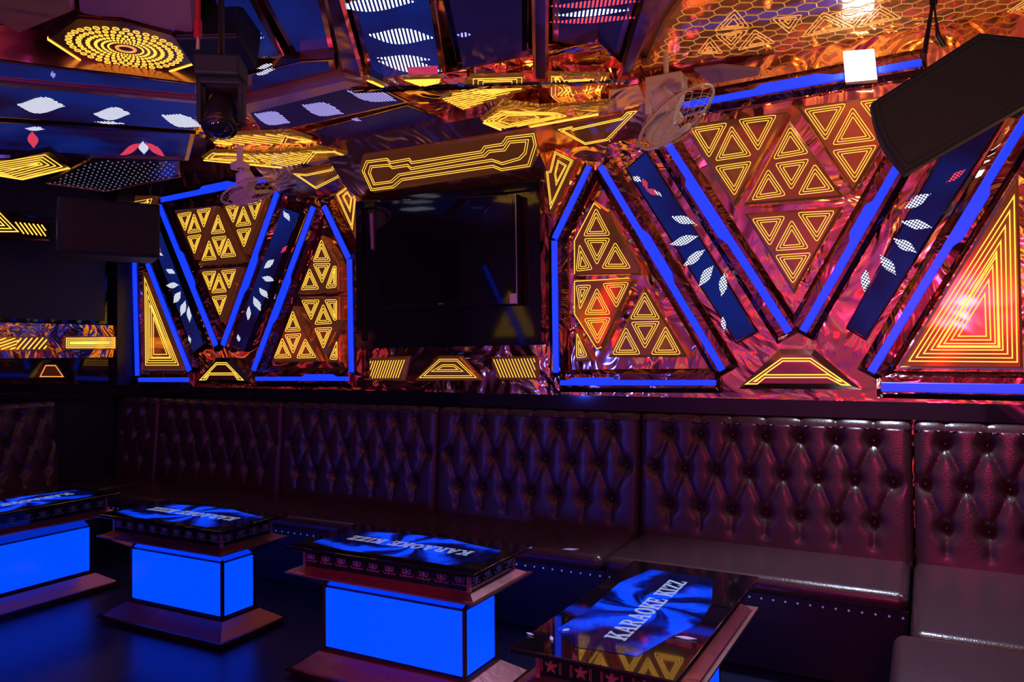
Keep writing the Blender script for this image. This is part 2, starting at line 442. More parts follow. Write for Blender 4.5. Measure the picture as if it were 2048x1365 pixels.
def petal2(c, L, W, ang, n=8):
    """pointed leaf outline"""
    out = []
    for i in range(n+1):
        t = i/n; x = (t-.5)*L; out.append((x, W/2*math.sin(math.pi*min(1, t**.85))**1.35))
    for i in range(n-1, 0, -1):
        t = i/n; x = (t-.5)*L; out.append((x, -W/2*math.sin(math.pi*min(1, t**1.15))**1.35))
    ca, sa = math.cos(ang), math.sin(ang)
    return [(c[0]+x*ca-y*sa, c[1]+x*sa+y*ca) for x, y in out]
def screen(pl, outline, label, petals, off=.03, back=.0, group=None, face='led_idle', frame='black_gloss', rot=0., rim=.012, pm='led_white', name='led_screen', cat='screen'):
    """LED wall tile: frame, dim pixel face, lit pattern; petals = (px,py,len_px,width_px,angle_deg[,material])"""
    r = thing(name, label, cat, centre(pl, outline, off), group)
    op = pl.poly(outline, off)
    slab(G(), pl, op, back, off, .006).mesh('frame', frame, r)
    g = G(); slab(g, pl, inset(op, rim), off-.004, off+.003)
    c, s_ = math.cos(rot), math.sin(rot)
    g.uv = [(x*c+y*s_, -x*s_+y*c) for x, y in g.uv]
    g.mesh('pixel_face', face, r, uv=True)
    by = {}
    for p in petals:
        px, py, L, W, a = p[:5]; m = p[5] if len(p) > 5 else pm
        pts = petal2((px, py), L, W, math.radians(a))
        g = G(); slab(g, pl, pl.poly(pts, off+.005), off+.003, off+.005)
        g.uv = [(x*c+y*s_, -x*s_+y*c) for x, y in g.uv]
        o = g.mesh('lit_petal', m, r, uv=True); by[m] = by.get(m, [])+[o]
    if len(by) > 1:
        for m in by:
            for o in by[m]: o['label'] = 'red lit petal' if 'red' in m else 'white lit petal'
    return r

# ---- back wall, right-hand group
neon(WB, [(1333,284),(1578,665)], .040, .062, 'left arm of the large blue neon V between the white fan and the wall bottom', -1, bulge=((.2,.22),(.50,.54)))
neon(WB, [(1797,330),(1606,663)], .040, .062, 'right arm of the large blue neon V, its top behind the big speaker', -1, bulge=((.22,.25),(.42,.46)))
neon(WB, [(2055,232),(1742,745)], .040, .060, 'long blue neon strip leaning right beside the tall nested triangle at the right end', 1, bulge=((.25,.28),(.45,.48)))
neon(WB, [(1201,333),(1445,741)], .036, .056, 'blue neon strip sloping from the peak right of the television down to the right', 1, bulge=((.33,.37),(.56,.60)))
neon(WB, [(1179,332),(1109,478)], .034, .034, 'short blue neon strip sloping down to the left from the peak right of the television')
neon(WB, [(1109,482),(1112,746)], .034, .034, 'upright blue neon strip just right of the television frame')
neon(WB, [(1121,766),(1432,766)], .030, .046, 'level blue neon strip along the wall bottom, first right of the television', 1, bulge=((.06,.09),(.34,.38)), off=.045)
neon(WB, [(1762,774),(2070,779)], .046, .046, 'level blue neon strip along the wall bottom at the far right')
neon(WB, [(1366,211),(1844,125)], .034, .054, 'top blue neon strip running from the white fan to the bright lamp', 1, bulge=((.33,.36),(.60,.66)), tw=.03)
# left-hand group
neon(WB, [(323,400),(557,353)], .040, .062, 'top blue neon strip above the small V, behind the hanging fan at the left', 1, bulge=((.35,.38),(.6,.65)), tw=.03)
neon(WB, [(319,412),(432,691)], .042, .062, 'left arm of the small blue neon V in the left half of the wall', 1, bulge=((.34,.37),(.58,.61)))
neon(WB, [(561,368),(446,691)], .042, .062, 'right arm of the small blue neon V in the left half of the wall', 1, bulge=((.42,.45),(.62,.66)))
neon(WB, [(295,527),(379,742)], .040, .040, 'blue neon strip sloping beside the nested triangle near the left corner')
neon(WB, [(269,525),(275,752)], .040, .040, 'upright blue neon strip in the left corner of the room')
neon(WB, [(278,760),(377,760)], .036, .036, 'shortest level blue neon strip, at the wall bottom in the left corner')
neon(WB, [(627,414),(507,741)], .038, .058, 'blue neon strip sloping down left from the peak left of the television', 1, bulge=((.40,.43),(.66,.70)))
neon(WB, [(648,413),(697,516)], .036, .036, 'short blue neon strip sloping down right to the left edge of the television frame')
neon(WB, [(699,519),(703,745)], .036, .036, 'upright blue neon strip just left of the television frame')
neon(WB, [(512,758),(697,758)], .030, .048, 'level blue neon strip along the wall bottom, first left of the television', 1, bulge=((.52,.56),(.83,.88)), off=.045)

# LED screens that lean along the V arms
sr = math.radians(57)
screen(WB, [(1250,338),(1293,300),(1517,664),(1472,688)], 'dark blue LED screen leaning left of the large V, white petals down its middle',
    [(1274,358,20,12,30),(1290,368,26,10,70,'led_red'),(1306,384,34,12,25,'led_red'),(1316,387,20,6,40),(1366,440,50,17,18),(1368,481,60,18,-16),(1388,516,56,18,-36),(1412,552,52,19,-54),(1446,570,48,17,98),(1447,648,30,10,85)],
    rot=math.radians(-57), group='LED screens leaning along the wall')
screen(WB, [(1691,657),(1731,682),(2012,235),(1920,232)], 'dark blue LED screen leaning right of the large V, running up behind the big speaker',
    [(1835,402,62,20,-28),(1833,449,64,20,12),(1810,491,56,20,32),(1776,530,52,20,52),(1730,561,48,17,95),(1682,0,1,1,0),(1697,648,28,12,75),(1912,352,48,12,-33,'led_red')][:5]+[(1912,352,48,12,-33,'led_red')],
    rot=math.radians(57), group='LED screens leaning along the wall')
screen(WB, [(298,468),(317,446),(410,690),(386,708)], 'LED screen leaning left of the small V near the left corner, white petals',
    [(312,489,36,10,60,'led_red'),(319,508,16,6,30),(341,543,20,10,28),(345,571,26,12,0),(354,595,28,13,-58),(366,617,32,12,-72),(378,629,32,9,86),(379,679,16,5,80)],
    rot=math.radians(-68), group='LED screens leaning along the wall')
screen(WB, [(566,412),(602,426),(489,704),(460,694)], 'LED screen leaning right of the small V, white petals around its middle',
    [(573,432,24,10,60),(568,499,20,7,-45,'led_red'),(538,528,28,12,-40),(536,558,26,12,18),(527,586,28,12,52),(514,608,32,13,66),(497,627,30,9,96),(477,677,16,7,80)],
    rot=math.radians(68), group='LED screens leaning along the wall')

# triangle clusters
T = lambda z, *ts: [z(t) for t in ts]
GR = 'engraved panels glowing with triangles'
panel(WB, Z3([(300,640),(840,570),(560,1060)]), 'panel of four glowing triangles at the upper left of the large V, beside the fan',
    T(Z3, [(340,657),(532,627),(436,812)], [(550,640),(656,798),(463,826)], [(583,612),(785,586),(686,777)], [(463,852),(657,824),(566,1007)]), group=GR, off=.05)
panel(WB, Z3([(845,615),(1125,1010),(610,1050)]), 'panel of four glowing triangles in the middle of the large V',
    T(Z3, [(850,645),(948,786),(760,818)], [(770,837),(952,812),(857,977)], [(738,862),(832,1002),(650,1028)], [(976,835),(1082,978),(888,1000)]), group=GR, off=.06)
panel(WB, Z3([(885,545),(1490,470),(1170,990)]), 'panel of glowing triangles at the upper right of the large V',
    T(Z3, [(918,560),(1140,528),(1032,724)], [(1170,545),(1292,718),(1063,745)], [(1203,520),(1420,492),(1320,670)], [(1063,770),(1298,740),(1182,942)]), group=GR, off=.05)
panel(WB, ZD([(360,275),(870,240),(615,690)]), 'lowest panel of four glowing triangles, in the point of the large V',
    T(ZD, [(398,302),(576,288),(494,447)], [(606,305),(697,457),(518,470)], [(632,270),(832,260),(736,428)], [(518,490),(710,477),(613,642)]), group=GR, off=.05)
panel(WB, ZD([(1775,60),(1800,1080),(1150,1075)]), 'tall panel of nested glowing triangles at the right end of the wall',
    [dict(p=ZD([(1755,175),(1772,1045),(1205,1040)]), nl=5, sp=.0185, rr=0), dict(p=ZD([(1665,462),(1682,970),(1350,968)]), nl=4, sp=.0175, rr=0)], group=GR, wd=.0055, off=.05)
panel(WB, ZB([(1350,205),(1430,260),(1590,560),(1590,590),(1245,592),(1245,420)]), 'upper panel of three glowing triangles right of the television frame',
    T(ZB, [(1362,243),(1437,387),(1295,392)], [(1298,402),(1437,400),(1366,542)], [(1276,428),(1347,562),(1258,572)], [(1460,418),(1543,557),(1388,557)])+
    [dict(p=ZB([(1356,222),(1376,240),(1252,592),(1250,420)]), nl=1, rr=0)][:0], group=GR, off=.05, lines=[ZB([(1385,250),(1352,222),(1252,415),(1252,585)])])
panel(WB, ZB([(1245,610),(1560,610),(1380,985),(1245,800)]), 'middle panel of glowing triangles pointing down right of the television frame',
    T(ZB, [(1258,642),(1340,640),(1278,772)], [(1393,632),(1533,626),(1466,762)], [(1366,652),(1438,792),(1300,793)], [(1298,812),(1440,806),(1370,947)]), group=GR, off=.05,
    lines=[ZB([(1530,606),(1252,622),(1252,790),(1366,968),(1390,960)])])
panel(WB, ZB([(1608,645),(1830,1010),(1420,1012)]), 'lowest panel of four glowing triangles, above the level strip right of the television',
    T(ZB, [(1611,672),(1692,817),(1533,817)], [(1538,830),(1692,826),(1612,972)], [(1515,853),(1592,997),(1443,998)], [(1718,848),(1799,997),(1640,998)]), group=GR, off=.06)
panel(WB, ZB([(1250,860),(1345,1030),(1250,1035)]), 'small half triangle panel low beside the upright strip right of the television',
    [ZB([(1263,880),(1320,1008),(1260,1017)])], group=GR, off=.05)
# left V
panel(WB, Z4([(935,110),(1160,85),(1045,375)]), 'small panel of four glowing triangles at the upper left of the small V',
    T(Z4, [(955,130),(1034,117),(998,226)], [(1046,124),(1086,226),(1009,236)], [(1060,108),(1138,96),(1098,207)], [(1009,250),(1086,239),(1048,349)]), group=GR, off=.05, sp=.0125, wd=.0042)
panel(WB, Z4([(1172,105),(1300,385),(1065,405)]), 'small panel of four glowing triangles in the middle of the small V',
    T(Z4, [(1175,128),(1215,231),(1136,239)], [(1127,268),(1168,376),(1086,382)], [(1140,255),(1222,247),(1181,360)], [(1230,256),(1274,358),(1187,367)]), group=GR, off=.06, sp=.0125, wd=.0042)
panel(WB, Z4([(1195,80),(1432,38),(1315,345)]), 'small four triangle panel at the upper right of the small V under the hanging fan',
    T(Z4, [(1214,90),(1291,77),(1257,182)], [(1312,84),(1356,190),(1269,199)], [(1333,66),(1413,52),(1373,166)], [(1274,215),(1356,204),(1315,313)]), group=GR, off=.05, sp=.0125, wd=.0042)
panel(WB, Z4([(1070,430),(1290,415),(1187,712)]), 'small panel of four glowing triangles in the point of the small V',
    T(Z4, [(1089,443),(1166,436),(1131,546)], [(1180,444),(1223,551),(1139,557)], [(1191,435),(1273,427),(1236,537)], [(1141,575),(1224,567),(1185,680)]), group=GR, off=.05, sp=.0125, wd=.0042)
panel(WB, Z4([(762,440),(990,975),(768,975)]), 'tall panel of nested glowing triangles near the left corner',
    [dict(p=Z4([(779,468),(965,947),(784,947)]), nl=4, sp=.019, rr=0), dict(p=Z4([(815,620),(920,905),(817,905)]), nl=2, sp=.024, rr=0)], group=GR, wd=.006, off=.05)
panel(WB, Z4([(1730,245),(1825,395),(1825,545),(1600,560)]), 'upper panel of glowing triangles left of the television frame',
    T(Z4, [(1732,264),(1783,386),(1686,389)], [(1686,398),(1783,394),(1736,507)], [(1668,420),(1721,536),(1621,541)], [(1796,410),(1813,410),(1813,527),(1755,532)]), group=GR, off=.05, sp=.0125, wd=.0042)
panel(WB, Z4([(1610,575),(1830,575),(1830,700),(1742,885)]), 'middle panel of glowing triangles pointing down left of the television frame',
    T(Z4, [(1624,595),(1724,592),(1677,706)], [(1742,612),(1791,722),(1694,727)], [(1748,592),(1816,590),(1816,702),(1800,706)], [(1694,745),(1792,740),(1743,860)]), group=GR, off=.05, sp=.0125, wd=.0042)
panel(WB, Z4([(1577,625),(1720,925),(1460,930)]), 'lowest panel of four glowing triangles left of the television frame',
    T(Z4, [(1578,648),(1623,761),(1534,766)], [(1533,780),(1626,774),(1580,887)], [(1521,795),(1573,906),(1476,909)], [(1645,798),(1706,906),(1597,909)]), group=GR, off=.06, sp=.0125, wd=.0042)
panel(WB, Z4([(1830,780),(1832,930),(1762,930)]), 'small half triangle panel beside the upright strip left of the television',
    [Z4([(1817,810),(1819,917),(1774,914)])], group=GR, off=.05, sp=.0125, wd=.0042)
# half hexagons at the wall bottom
for z, outl, hexa, lab in ((ZD, [(325,1180),(540,975),(720,975),(965,1185)], [(362,1158),(555,1020),(705,1020),(915,1165),(860,1162),(790,1125),(470,1125),(430,1158)], 'large half hexagon light standing on the wall bottom under the point of the large V'),
                           (Z4, [(1040,1045),(1150,905),(1235,905),(1345,1045)], [(1072,1028),(1165,930),(1220,930),(1316,1028),(1280,1026),(1262,1000),(1128,1000),(1112,1026)], 'small half hexagon light on the wall bottom under the point of the small V')):
    panel(WB, z(outl), lab, [dict(p=z(hexa), nl=2, sp=.014, rr=0)], off=.08, bev=.03, base='film_dark', wd=.0065)
# kites beside the television frame
panel(WB, Z2([(1490,865),(1625,925),(1470,1270),(1420,1000)]), 'glowing kite shape right of the top of the television frame',
    [dict(p=Z2([(1490,885),(1598,938),(1465,1228),(1440,1005),(1462,1000)]), nl=2, rr=0, sp=.009, wd=.004), dict(p=Z2([(1508,935),(1562,968),(1498,1090),(1488,1020)]), nl=2, rr=0, sp=.008, wd=.0035)], group='glowing kites beside the television', off=.04)
panel(WB, Z2([(285,1060),(345,1160),(320,1400),(190,1140)]), 'glowing kite shape left of the top of the television frame',
    [dict(p=Z2([(285,1085),(326,1165),(307,1350),(213,1140)]), nl=2, rr=0, sp=.010, wd=.004), dict(p=Z2([(277,1120),(305,1160),(294,1245),(247,1148)]), nl=2, rr=0, sp=.009, wd=.004)], group='glowing kites beside the television', off=.04)
panel(WB, ZL([(1280,640),(1510,640),(1440,800),(1280,800)]), 'small glowing angled shape at the top of the left corner above the dark speaker',
    [dict(p=ZL([(1305,700),(1485,668),(1470,715),(1410,780),(1310,775)]), nl=3, rr=0, sp=.022)], off=.04)
# under the television
panel(WB, ZB([(195,1015),(400,1005),(370,1130),(195,1130)]), 'left striped light panel under the television', [], hatch=[(ZB([(205,1030),(388,1024),(355,1117),(208,1119)]), math.radians(66), .020)], off=.025, group='striped panels under the television')
panel(WB, ZB([(820,1010),(1060,1005),(1062,1125),(860,1125)]), 'right striped light panel under the television', [], hatch=[(ZB([(830,1022),(1050,1016),(1052,1115),(872,1115)]), math.radians(115), .020)], off=.025, group='striped panels under the television')
panel(WB, ZB([(430,1130),(550,1005),(665,1005),(775,1130)]), 'low half hexagon light panel centred under the television',
    [dict(p=ZB([(455,1117),(560,1020),(652,1020),(752,1117)]), nl=2, rr=0), dict(p=ZB([(515,1085),(575,1048),(637,1048),(685,1085)]), nl=2, rr=0)], off=.025)

# ---- cove
CG = 'glowing shapes on the slanted cove'
panel(COVE, Z2([(340,1010),(365,915),(1370,760),(1400,900),(1350,990),(430,1135)]), 'long glowing stepped outline on the slanted cove above the television',
    [dict(p=Z2([(362,1000),(385,942),(510,925),(530,945),(640,925),(655,945),(1058,882),(1075,855),(1180,838),(1205,800),(1370,780),(1385,850),(1345,975),(1180,1000),(1130,980),(600,1058),(550,1100),(415,1118)]), nl=2, rr=0, sp=.014),
     dict(p=Z2([(398,1010),(410,970),(520,960),(540,975),(630,960),(650,980),(1075,905),(1100,880),(1190,870),(1220,825),(1340,815),(1325,900),(1290,935),(1185,965),(1125,945),(585,1030),(540,1070),(430,1085)]), nl=2, rr=0, sp=.014)], group=CG, off=.02)
panel(COVE_R, Z2([(1470,760),(1600,725),(1890,670),(1990,640),(1815,835),(1670,860)]), 'glowing wedge on the cove at its right end under the white fan',
    [dict(p=Z2([(1508,758),(1590,740),(1600,752),(1880,690),(1912,656),(1975,648),(1802,822),(1668,847)]), nl=2, rr=0)], group=CG, off=.02)
panel(COVE_L, Z1([(1700,1010),(1930,968),(2045,950),(1990,1050),(1850,1120)]), 'glowing wedge on the cove at its left end',
    [dict(p=Z1([(1715,1015),(1790,1020),(1935,990),(1950,970),(2022,963),(1985,1037),(1850,1106)]), nl=2, rr=0)], group=CG, off=.02)

# ---- television niche
tv = thing('television', 'flat television with a small white sticker, in the black surround on the back wall', 'television', WB.at(890, 505, .1))
slab(G(), WB, WB.poly([(748,402),(1032,388),(1035,609),(751,624)], .11), .045, .11, .006).mesh('bezel', 'black_gloss', tv)
slab(G(), WB, WB.poly([(757,411),(1024,398),(1027,596),(760,611)], .113), .108, .113).mesh('screen', 'screen_glass', tv)
slab(G(), WB, WB.poly([(1019,588),(1032,587),(1033,607),(1020,608)], .116), .11, .116).mesh('sticker', 'label_paper', tv)
slab(G(), WB, WB.poly([(876,607),(886,606.5),(886,609),(876,609.5)], .114), .11, .114).mesh('logo_plate', 'silver', tv)
slab(G(), WB, WB.poly([(1030,388),(1032,388),(1035,609),(1033,609)], .113), .109, .1135).mesh('edge_trim', 'silver', tv)
slab(G(), WB, WB.poly([(741,428),(747,427),(749,497),(744,500)], .10), .05, .112, .002).mesh('side_reflection', 'lilac_panel', tv)  # lilac sliver built for the reflection beside the television
fr = thing('television_surround', 'black glossy surround framing the television on the back wall', 'panel', WB.at(900, 540, .03))
op = WB.poly([(717,405),(1083,362),(1087,690),(718,697)], .04)
slab(G(), WB, op, .0, .035, .006).mesh('back_board', 'black_gloss', fr)
g = G(); n = 4; i2 = inset(op, .05); vs = [WB.d3(q, .035) for q in op]+[WB.d3(q, .07) for q in op]+[WB.d3(q, .07) for q in i2]+[WB.d3(q, .035) for q in i2]
g.add(vs, [(k*4+i, k*4+(i+1) % 4, ((k+1) % 4)*4+(i+1) % 4, ((k+1) % 4)*4+i) for k in range(3) for i in range(4)]).mesh('frame_rim', 'black_gloss', fr)

# ---- left wall
lt = thing('television', 'huge dark television on the left wall above the gold strip', 'television', (-6.0, 3.1, 2.0))
G().rbox((-6.045, 2.35, 1.70), (-5.98, 4.05, 2.52), .008).mesh('bezel', 'black_gloss', lt)
G().box((-5.979, 2.38, 1.73), (-5.974, 4.02, 2.49)).mesh('screen', 'matte_screen', lt)
tag(G().box((-6.05, 4.10, 1.19), (-5.93, 4.30, 2.9)).mesh('trim_5', 'black_satin'), kind='structure')
tag(G().box((-6.05, 1.0, 1.43), (-5.955, 4.245, 1.695)).mesh('mirror_strip', 'film'), 'gold mirror strip running along the left wall under the television', 'wall panel')
PLm = PL((-5.955, 0, 0), (1, 0, 0), (0, 1, 0))
panel(PLm, Z4([(-30,790),(262,790),(262,868),(-30,868)]), 'striped light panel at the left end of the gold strip on the left wall', [], hatch=[(Z4([(100,800),(252,797),(250,858),(80,860)]), math.radians(50), .03), (Z4([(-60,800),(100,800),(80,860),(-60,860)]), math.radians(20), .022)], off=.012, bev=.003, wd=.008)
panel(PLm, Z4([(348,790),(630,790),(630,862),(348,862)]), 'flat rectangle light of nested lines on the gold strip on the left wall', [dict(p=Z4([(356,798),(621,796),(621,853),(356,854)]), nl=4, rr=0, sp=.014)], off=.012, bev=.003, wd=.007)
tag(G().box((-6.04, 1.0, 1.17), (-5.99, 4.1, 1.42)).mesh('lower_board', 'black_gloss'), 'black glossy board below the gold strip on the left wall', 'wall panel')
PLl = PL((-5.99, 0, 0), (1, 0, 0), (0, 1, 0))
panel(PLl, Z4([(195,1020),(235,930),(310,930),(365,1020)]), 'dim little half hexagon light on the black board of the left wall', [dict(p=Z4([(212,1010),(245,945),(300,945),(345,1010)]), nl=1, rr=0)], off=.012, m='amber_line', wd=.008, base='bronze_dark')
PLt = PL((-5.975, 0, 0), (1, 0, 0), (0, 1, 0))
panel(PLt, Z4([(-40,60),(75,150),(272,165),(270,275),(-40,262)]), 'striped amber light panel above the television on the left wall', [dict(p=Z4([(-60,60),(105,228),(-60,228)]), nl=3, rr=0, sp=.022)],
    hatch=[(Z4([(70,172),(247,190),(246,250),(120,236)]), math.radians(-52), .026)], off=.03, base='bronze_dark', wd=.009, m='yellow_line')

# ------------------------------------------------------------------ ceiling
def tilt_plane():
    # screens near the viewer: level along the image, rising towards the viewer
    d = V((FW.x, FW.y, 0)).normalized(); p = CAM+d*4.06; p.z = 2.89
    s = -d*math.cos(math.radians(8))+V((0, 0, 1))*math.sin(math.radians(8)); u = V((d.y, -d.x, 0))
    nn = u.cross(s); nn = nn if nn.z < 0 else -nn
    return PL(p, nn, u)
TP = tilt_plane()
C1 = CE(2.88); C2 = CE(2.84); C3 = CE(2.70); C4 = CE(3.04); C5 = CE(2.78)
def S(*a, **k): return screen(*a, back=k.pop('back', -.16), off=0., frame=k.pop('frame', 'film_dark'), rim=k.pop('rim', .03), group='LED screens in the ceiling', **k)
S(TP, [(680,-60),(862,-60),(893,152),(738,157)], 'ceiling screen with three white petal stripes, above the left half of the television',
  [(752,8,160,30,-3),(802,73,135,32,3),(808,118,110,14,2),(820,133,130,24,9)], pm='stripe_white', face='led_idle')
S(TP, [(872,-60),(1058,-60),(1056,149),(918,151)], 'near-black ceiling screen beside the middle beam',
  [(928,70,30,9,0),(1042,131,34,14,2)], pm='stripe_lilac', face='led_idle_dim', frame='black_gloss')
S(TP, [(1106,-60),(1290,-60),(1232,140),(1104,140)], 'ceiling screen with red and white stripes right of the middle beam',
  [(1190,8,190,14,-3,'stripe_red'),(1185,26,150,13,-4,'stripe_white'),(1190,40,185,12,-3,'stripe_red'),(1166,130,130,9,2,'stripe_red')], face='led_idle_dim')
S(C1, [(487,222),(733,161),(822,205),(523,272)], 'ceiling screen with three lilac petals left of the television',
  [(544,237,76,28,14),(645,219,86,28,12),(745,192,104,24,11)], pm='stripe_lilac', face='led_idle_dim')
S(C1, [(607,264),(815,209),(897,240),(668,281)], 'blank dark blue ceiling screen behind the one with three lilac petals', [(712,240,22,5,10)], pm='stripe_lilac', face='led_idle_dim')
S(C1, [(703,291),(921,250),(968,270),(754,312)], 'narrow ceiling screen with a red and white streak above the cove',
  [(865,269,64,12,13), (905,262,76,9,14,'stripe_red')], pm='stripe_white', face='led_idle_dim')
C25 = CE(2.80)
S(C25, [(-60,160),(410,205),(396,262),(-60,232)], 'long ceiling screen at the left with three big white petals',
  [(82,211,98,33,2),(224,228,76,26,0),(363,242,86,26,16),(219,246,60,5,4)], pm='stripe_white')
S(C25, [(-60,240),(392,268),(378,322),(-60,296)], 'long ceiling screen at the left with a red and white arch',
  [(262,299,52,14,-28,'stripe_red'),(287,296,26,20,86,'stripe_white'),(311,300,50,14,38,'stripe_red'),(66,280,34,22,86,'stripe_red'),(70,258,42,8,2,'stripe_white')], pm='stripe_white')
S(C25, [(-60,112),(92,132),(250,150),(404,170),(400,192),(-60,150)], 'narrow blank blue ceiling screen behind the ring lamp', [(106,150,14,10,80)], pm='stripe_lilac')
S(TP, [(500,-40),(640,-40),(672,108),(592,122)], 'blue ceiling screen left of the three stripe screen', [(640,107,44,9,2)], pm='stripe_white')  # glowing pixel face stands in for blue reflections in a mirror panel
S(TP, [(400,-40),(492,-40),(572,118),(470,118)], 'dark ceiling screen behind the black box speaker', [(505,70,36,7,-10),(516,77,24,5,-8)], pm='stripe_white', face='led_idle')
S(C1, [(492,150),(600,122),(668,118),(672,142),(492,190)], 'thin blue ceiling screen right of the moving head light', [(530,133,34,8,-16),(536,142,28,6,-12),(524,148,24,5,-5)], pm='stripe_white', face='led_idle')

# beams between the screens
def beam(pl, px, label, m='film_dark', th=.05, name='ceiling_beam'):
    o = slab(G(), pl, pl.poly(px, 0), -.17, th, .015).mesh(name, m); return tag(o, label, 'beam', 'mirror beams in the ceiling')
beam(TP, [(1062,-60),(1098,-60),(1096,150),(1066,150)], 'mirrored beam running from the frame top between the two screens above the television')
beam(TP, [(640,-60),(676,-60),(735,160),(690,165)], 'dark beam at the left side of the three stripe screen')
beam(TP, [(1292,-60),(1345,-60),(1255,150),(1234,142)], 'mirrored beam at the right side of the red striped screen')
beam(C1, [(700,160),(1262,143),(1262,152),(705,170)], 'long cross beam in front of the three big ceiling screens', m='film')
beam(C1, [(482,190),(690,140),(735,150),(486,215)], 'purple mirrored beam running right from the moving head light', m='film_violet')
beam(C25, [(-60,150),(404,194),(406,203),(-60,160)], 'thin mirrored beam over the long screens at the left', m='film_violet', th=.02)

def cpanel(pl, outl, label, lights, housing=True, **k):
    k.setdefault('back', -.02)
    r = cpanel_(pl, outl, label, lights, **k)
    if housing: slab(G(), pl, inset(pl.poly(outl, 0), .02), -.2, -.015).mesh('housing', 'film', r)
    return r
def cpanel_(pl, outl, label, lights, **k): return panel(pl, outl, label, lights, off=0., back=k.pop('back', -.12), bev=k.pop('bev', .01), group='gold panels in the ceiling', base=k.pop('base', 'acrylic_bright'), **k)
p = Z2([(820,585),(1003,455),(1312,448),(1312,535),(955,650)])
cpanel(C2, p, 'gold striped panel in the ceiling left of the middle beam', [dict(p=Z2([(1012,460),(1300,452),(1298,520),(1150,540),(1130,545),(1012,545)]), nl=3, sp=.025, rr=0)],
       hatch=[(Z2([(830,582),(1010,500),(1298,515),(960,640)]), math.radians(4), .028)])
cpanel(C2, Z2([(1448,438),(1815,445),(1745,668),(1475,690)]), 'gold panel with a diamond in the ceiling right of the middle beam',
       [dict(p=Z2([(1470,448),(1530,450),(1585,530),(1500,610),(1470,560)]), nl=3, sp=.02, rr=0), dict(p=Z2([(1545,470),(1720,462),(1680,570),(1570,560)]), nl=2, sp=.018, rr=0)],
       hatch=[(Z2([(1500,640),(1560,585),(1740,600),(1700,665),(1500,680)]), math.radians(0), .03)], lines=[Z2([(1560,675),(1690,580),(1790,570),(1830,600)]), Z2([(1770,450),(1720,570)]), Z2([(1790,450),(1740,570)])])
cpanel(C5, Z2([(1055,708),(1195,600),(1400,630),(1760,600),(1840,600),(1750,672),(1205,778)]), 'lowest gold panel of the ceiling, its bright edge above the television right corner',
       [dict(p=Z2([(1075,710),(1180,650),(1500,660),(1560,680),(1210,755)]), nl=3, sp=.02, rr=0), dict(p=Z2([(1160,708),(1220,675),(1370,672),(1400,690),(1225,728)]), nl=1, rr=0)],
       edge=Z2([(1075,716),(1200,768),(1745,668)]))
cpanel(C2, Z2([(590,462),(830,455),(830,488),(710,518)]), 'small solid gold panel under the three stripe screen', [dict(p=Z2([(605,468),(822,462),(815,486),(715,508)]), nl=4, sp=.015, wd=.012, rr=0)])
cpanel(C2, Z2([(375,465),(400,462),(560,535),(530,540)]), 'narrow gold bar panel at the corner of the lilac petal screen', [dict(p=Z2([(385,470),(400,468),(550,533),(530,536)]), nl=1, wd=.02, rr=0)])
cpanel(C2, Z1([(1235,830),(1290,792),(1700,772),(1830,815),(1600,878),(1300,852)]), 'gold striped panel in the ceiling behind the moving head light',
       [dict(p=Z1([(1640,850),(1665,795),(1810,822),(1600,868)]), nl=2, sp=.02, rr=0)], hatch=[(Z1([(1250,828),(1300,798),(1660,785),(1640,850),(1590,865),(1300,845)]), math.radians(118), .05)], edge=Z1([(1250,832),(1590,872),(1820,820)]))
cpanel(C5, Z1([(1180,930),(1240,890),(1560,895),(1880,870),(2060,905),(2055,930),(1740,998)]), 'lowest gold panel at the left, pointing at the cove',
       [dict(p=Z1([(1200,930),(1240,898),(1450,905),(1520,950)]), nl=2, sp=.025, rr=0), dict(p=Z1([(1760,975),(1830,890),(1960,885),(2040,918)]), nl=2, sp=.02, rr=0)],
       hatch=[(Z1([(1480,910),(1540,900),(1820,895),(1740,980),(1560,960)]), math.radians(100), .045)], edge=Z1([(1190,936),(1742,990),(2050,926)]))
cpanel(C3, ZL([(-300,280),(100,290),(500,200),(690,370),(240,495),(-300,460)]), 'dark panel with nested golden outlines at the left end of the ceiling',
       [dict(p=ZL([(-300,420),(-280,360),(440,240),(615,360),(180,470)]), nl=5, sp=.035, rr=0, wd=.008)], base='film_dark', edge=ZL([(-200,440),(0,445),(215,480),(675,370)]), back=-.03, housing=False)
hx = ZL([(410,525),(880,285),(1750,305),(1760,455),(1040,610)])
cpanel(C3, hx, 'dark ceiling panel dotted with small lit points near the left corner', [], base='film_dark', edge=None, back=-.03, housing=False)
hp = bpy.data.objects[[o.name for o in bpy.data.objects if o.get('label', '').startswith('dark ceiling panel dotted')][0]]
g = G(); poly = C3.poly(hx, 0); xs = [q[0] for q in poly]; ys = [q[1] for q in poly]
def inside(q, P):
    r = False
    for i in range(len(P)):
        (a, b), (c, d) = P[i-1], P[i]
        if (b > q[1]) != (d > q[1]) and q[0] < (c-a)*(q[1]-b)/(d-b)+a: r = not r
    return r
pin = inset(poly, .03); y = min(ys); k = 0
while y < max(ys):
    x = min(xs)+(.03 if k % 2 else 0)
    while x < max(xs):
        if inside((x, y), pin): slab(g, C3, [(x-.004, y-.004), (x+.004, y-.004), (x+.004, y+.004), (x-.004, y+.004)], 0, .003)
        x += .06
    y += .05; k += 1
g.mesh('lit_points', 'silver_text', hp)
g = G(); q = [C3.d2(C3.at(x, y)) for x, y in ZL([(445,520),(1040,600),(1755,450)])]
for a, b in zip(q, q[1:]): bar(g, C3, a, b, .012, 0, .006)
g.mesh('edge_trim', 'copper', hp)

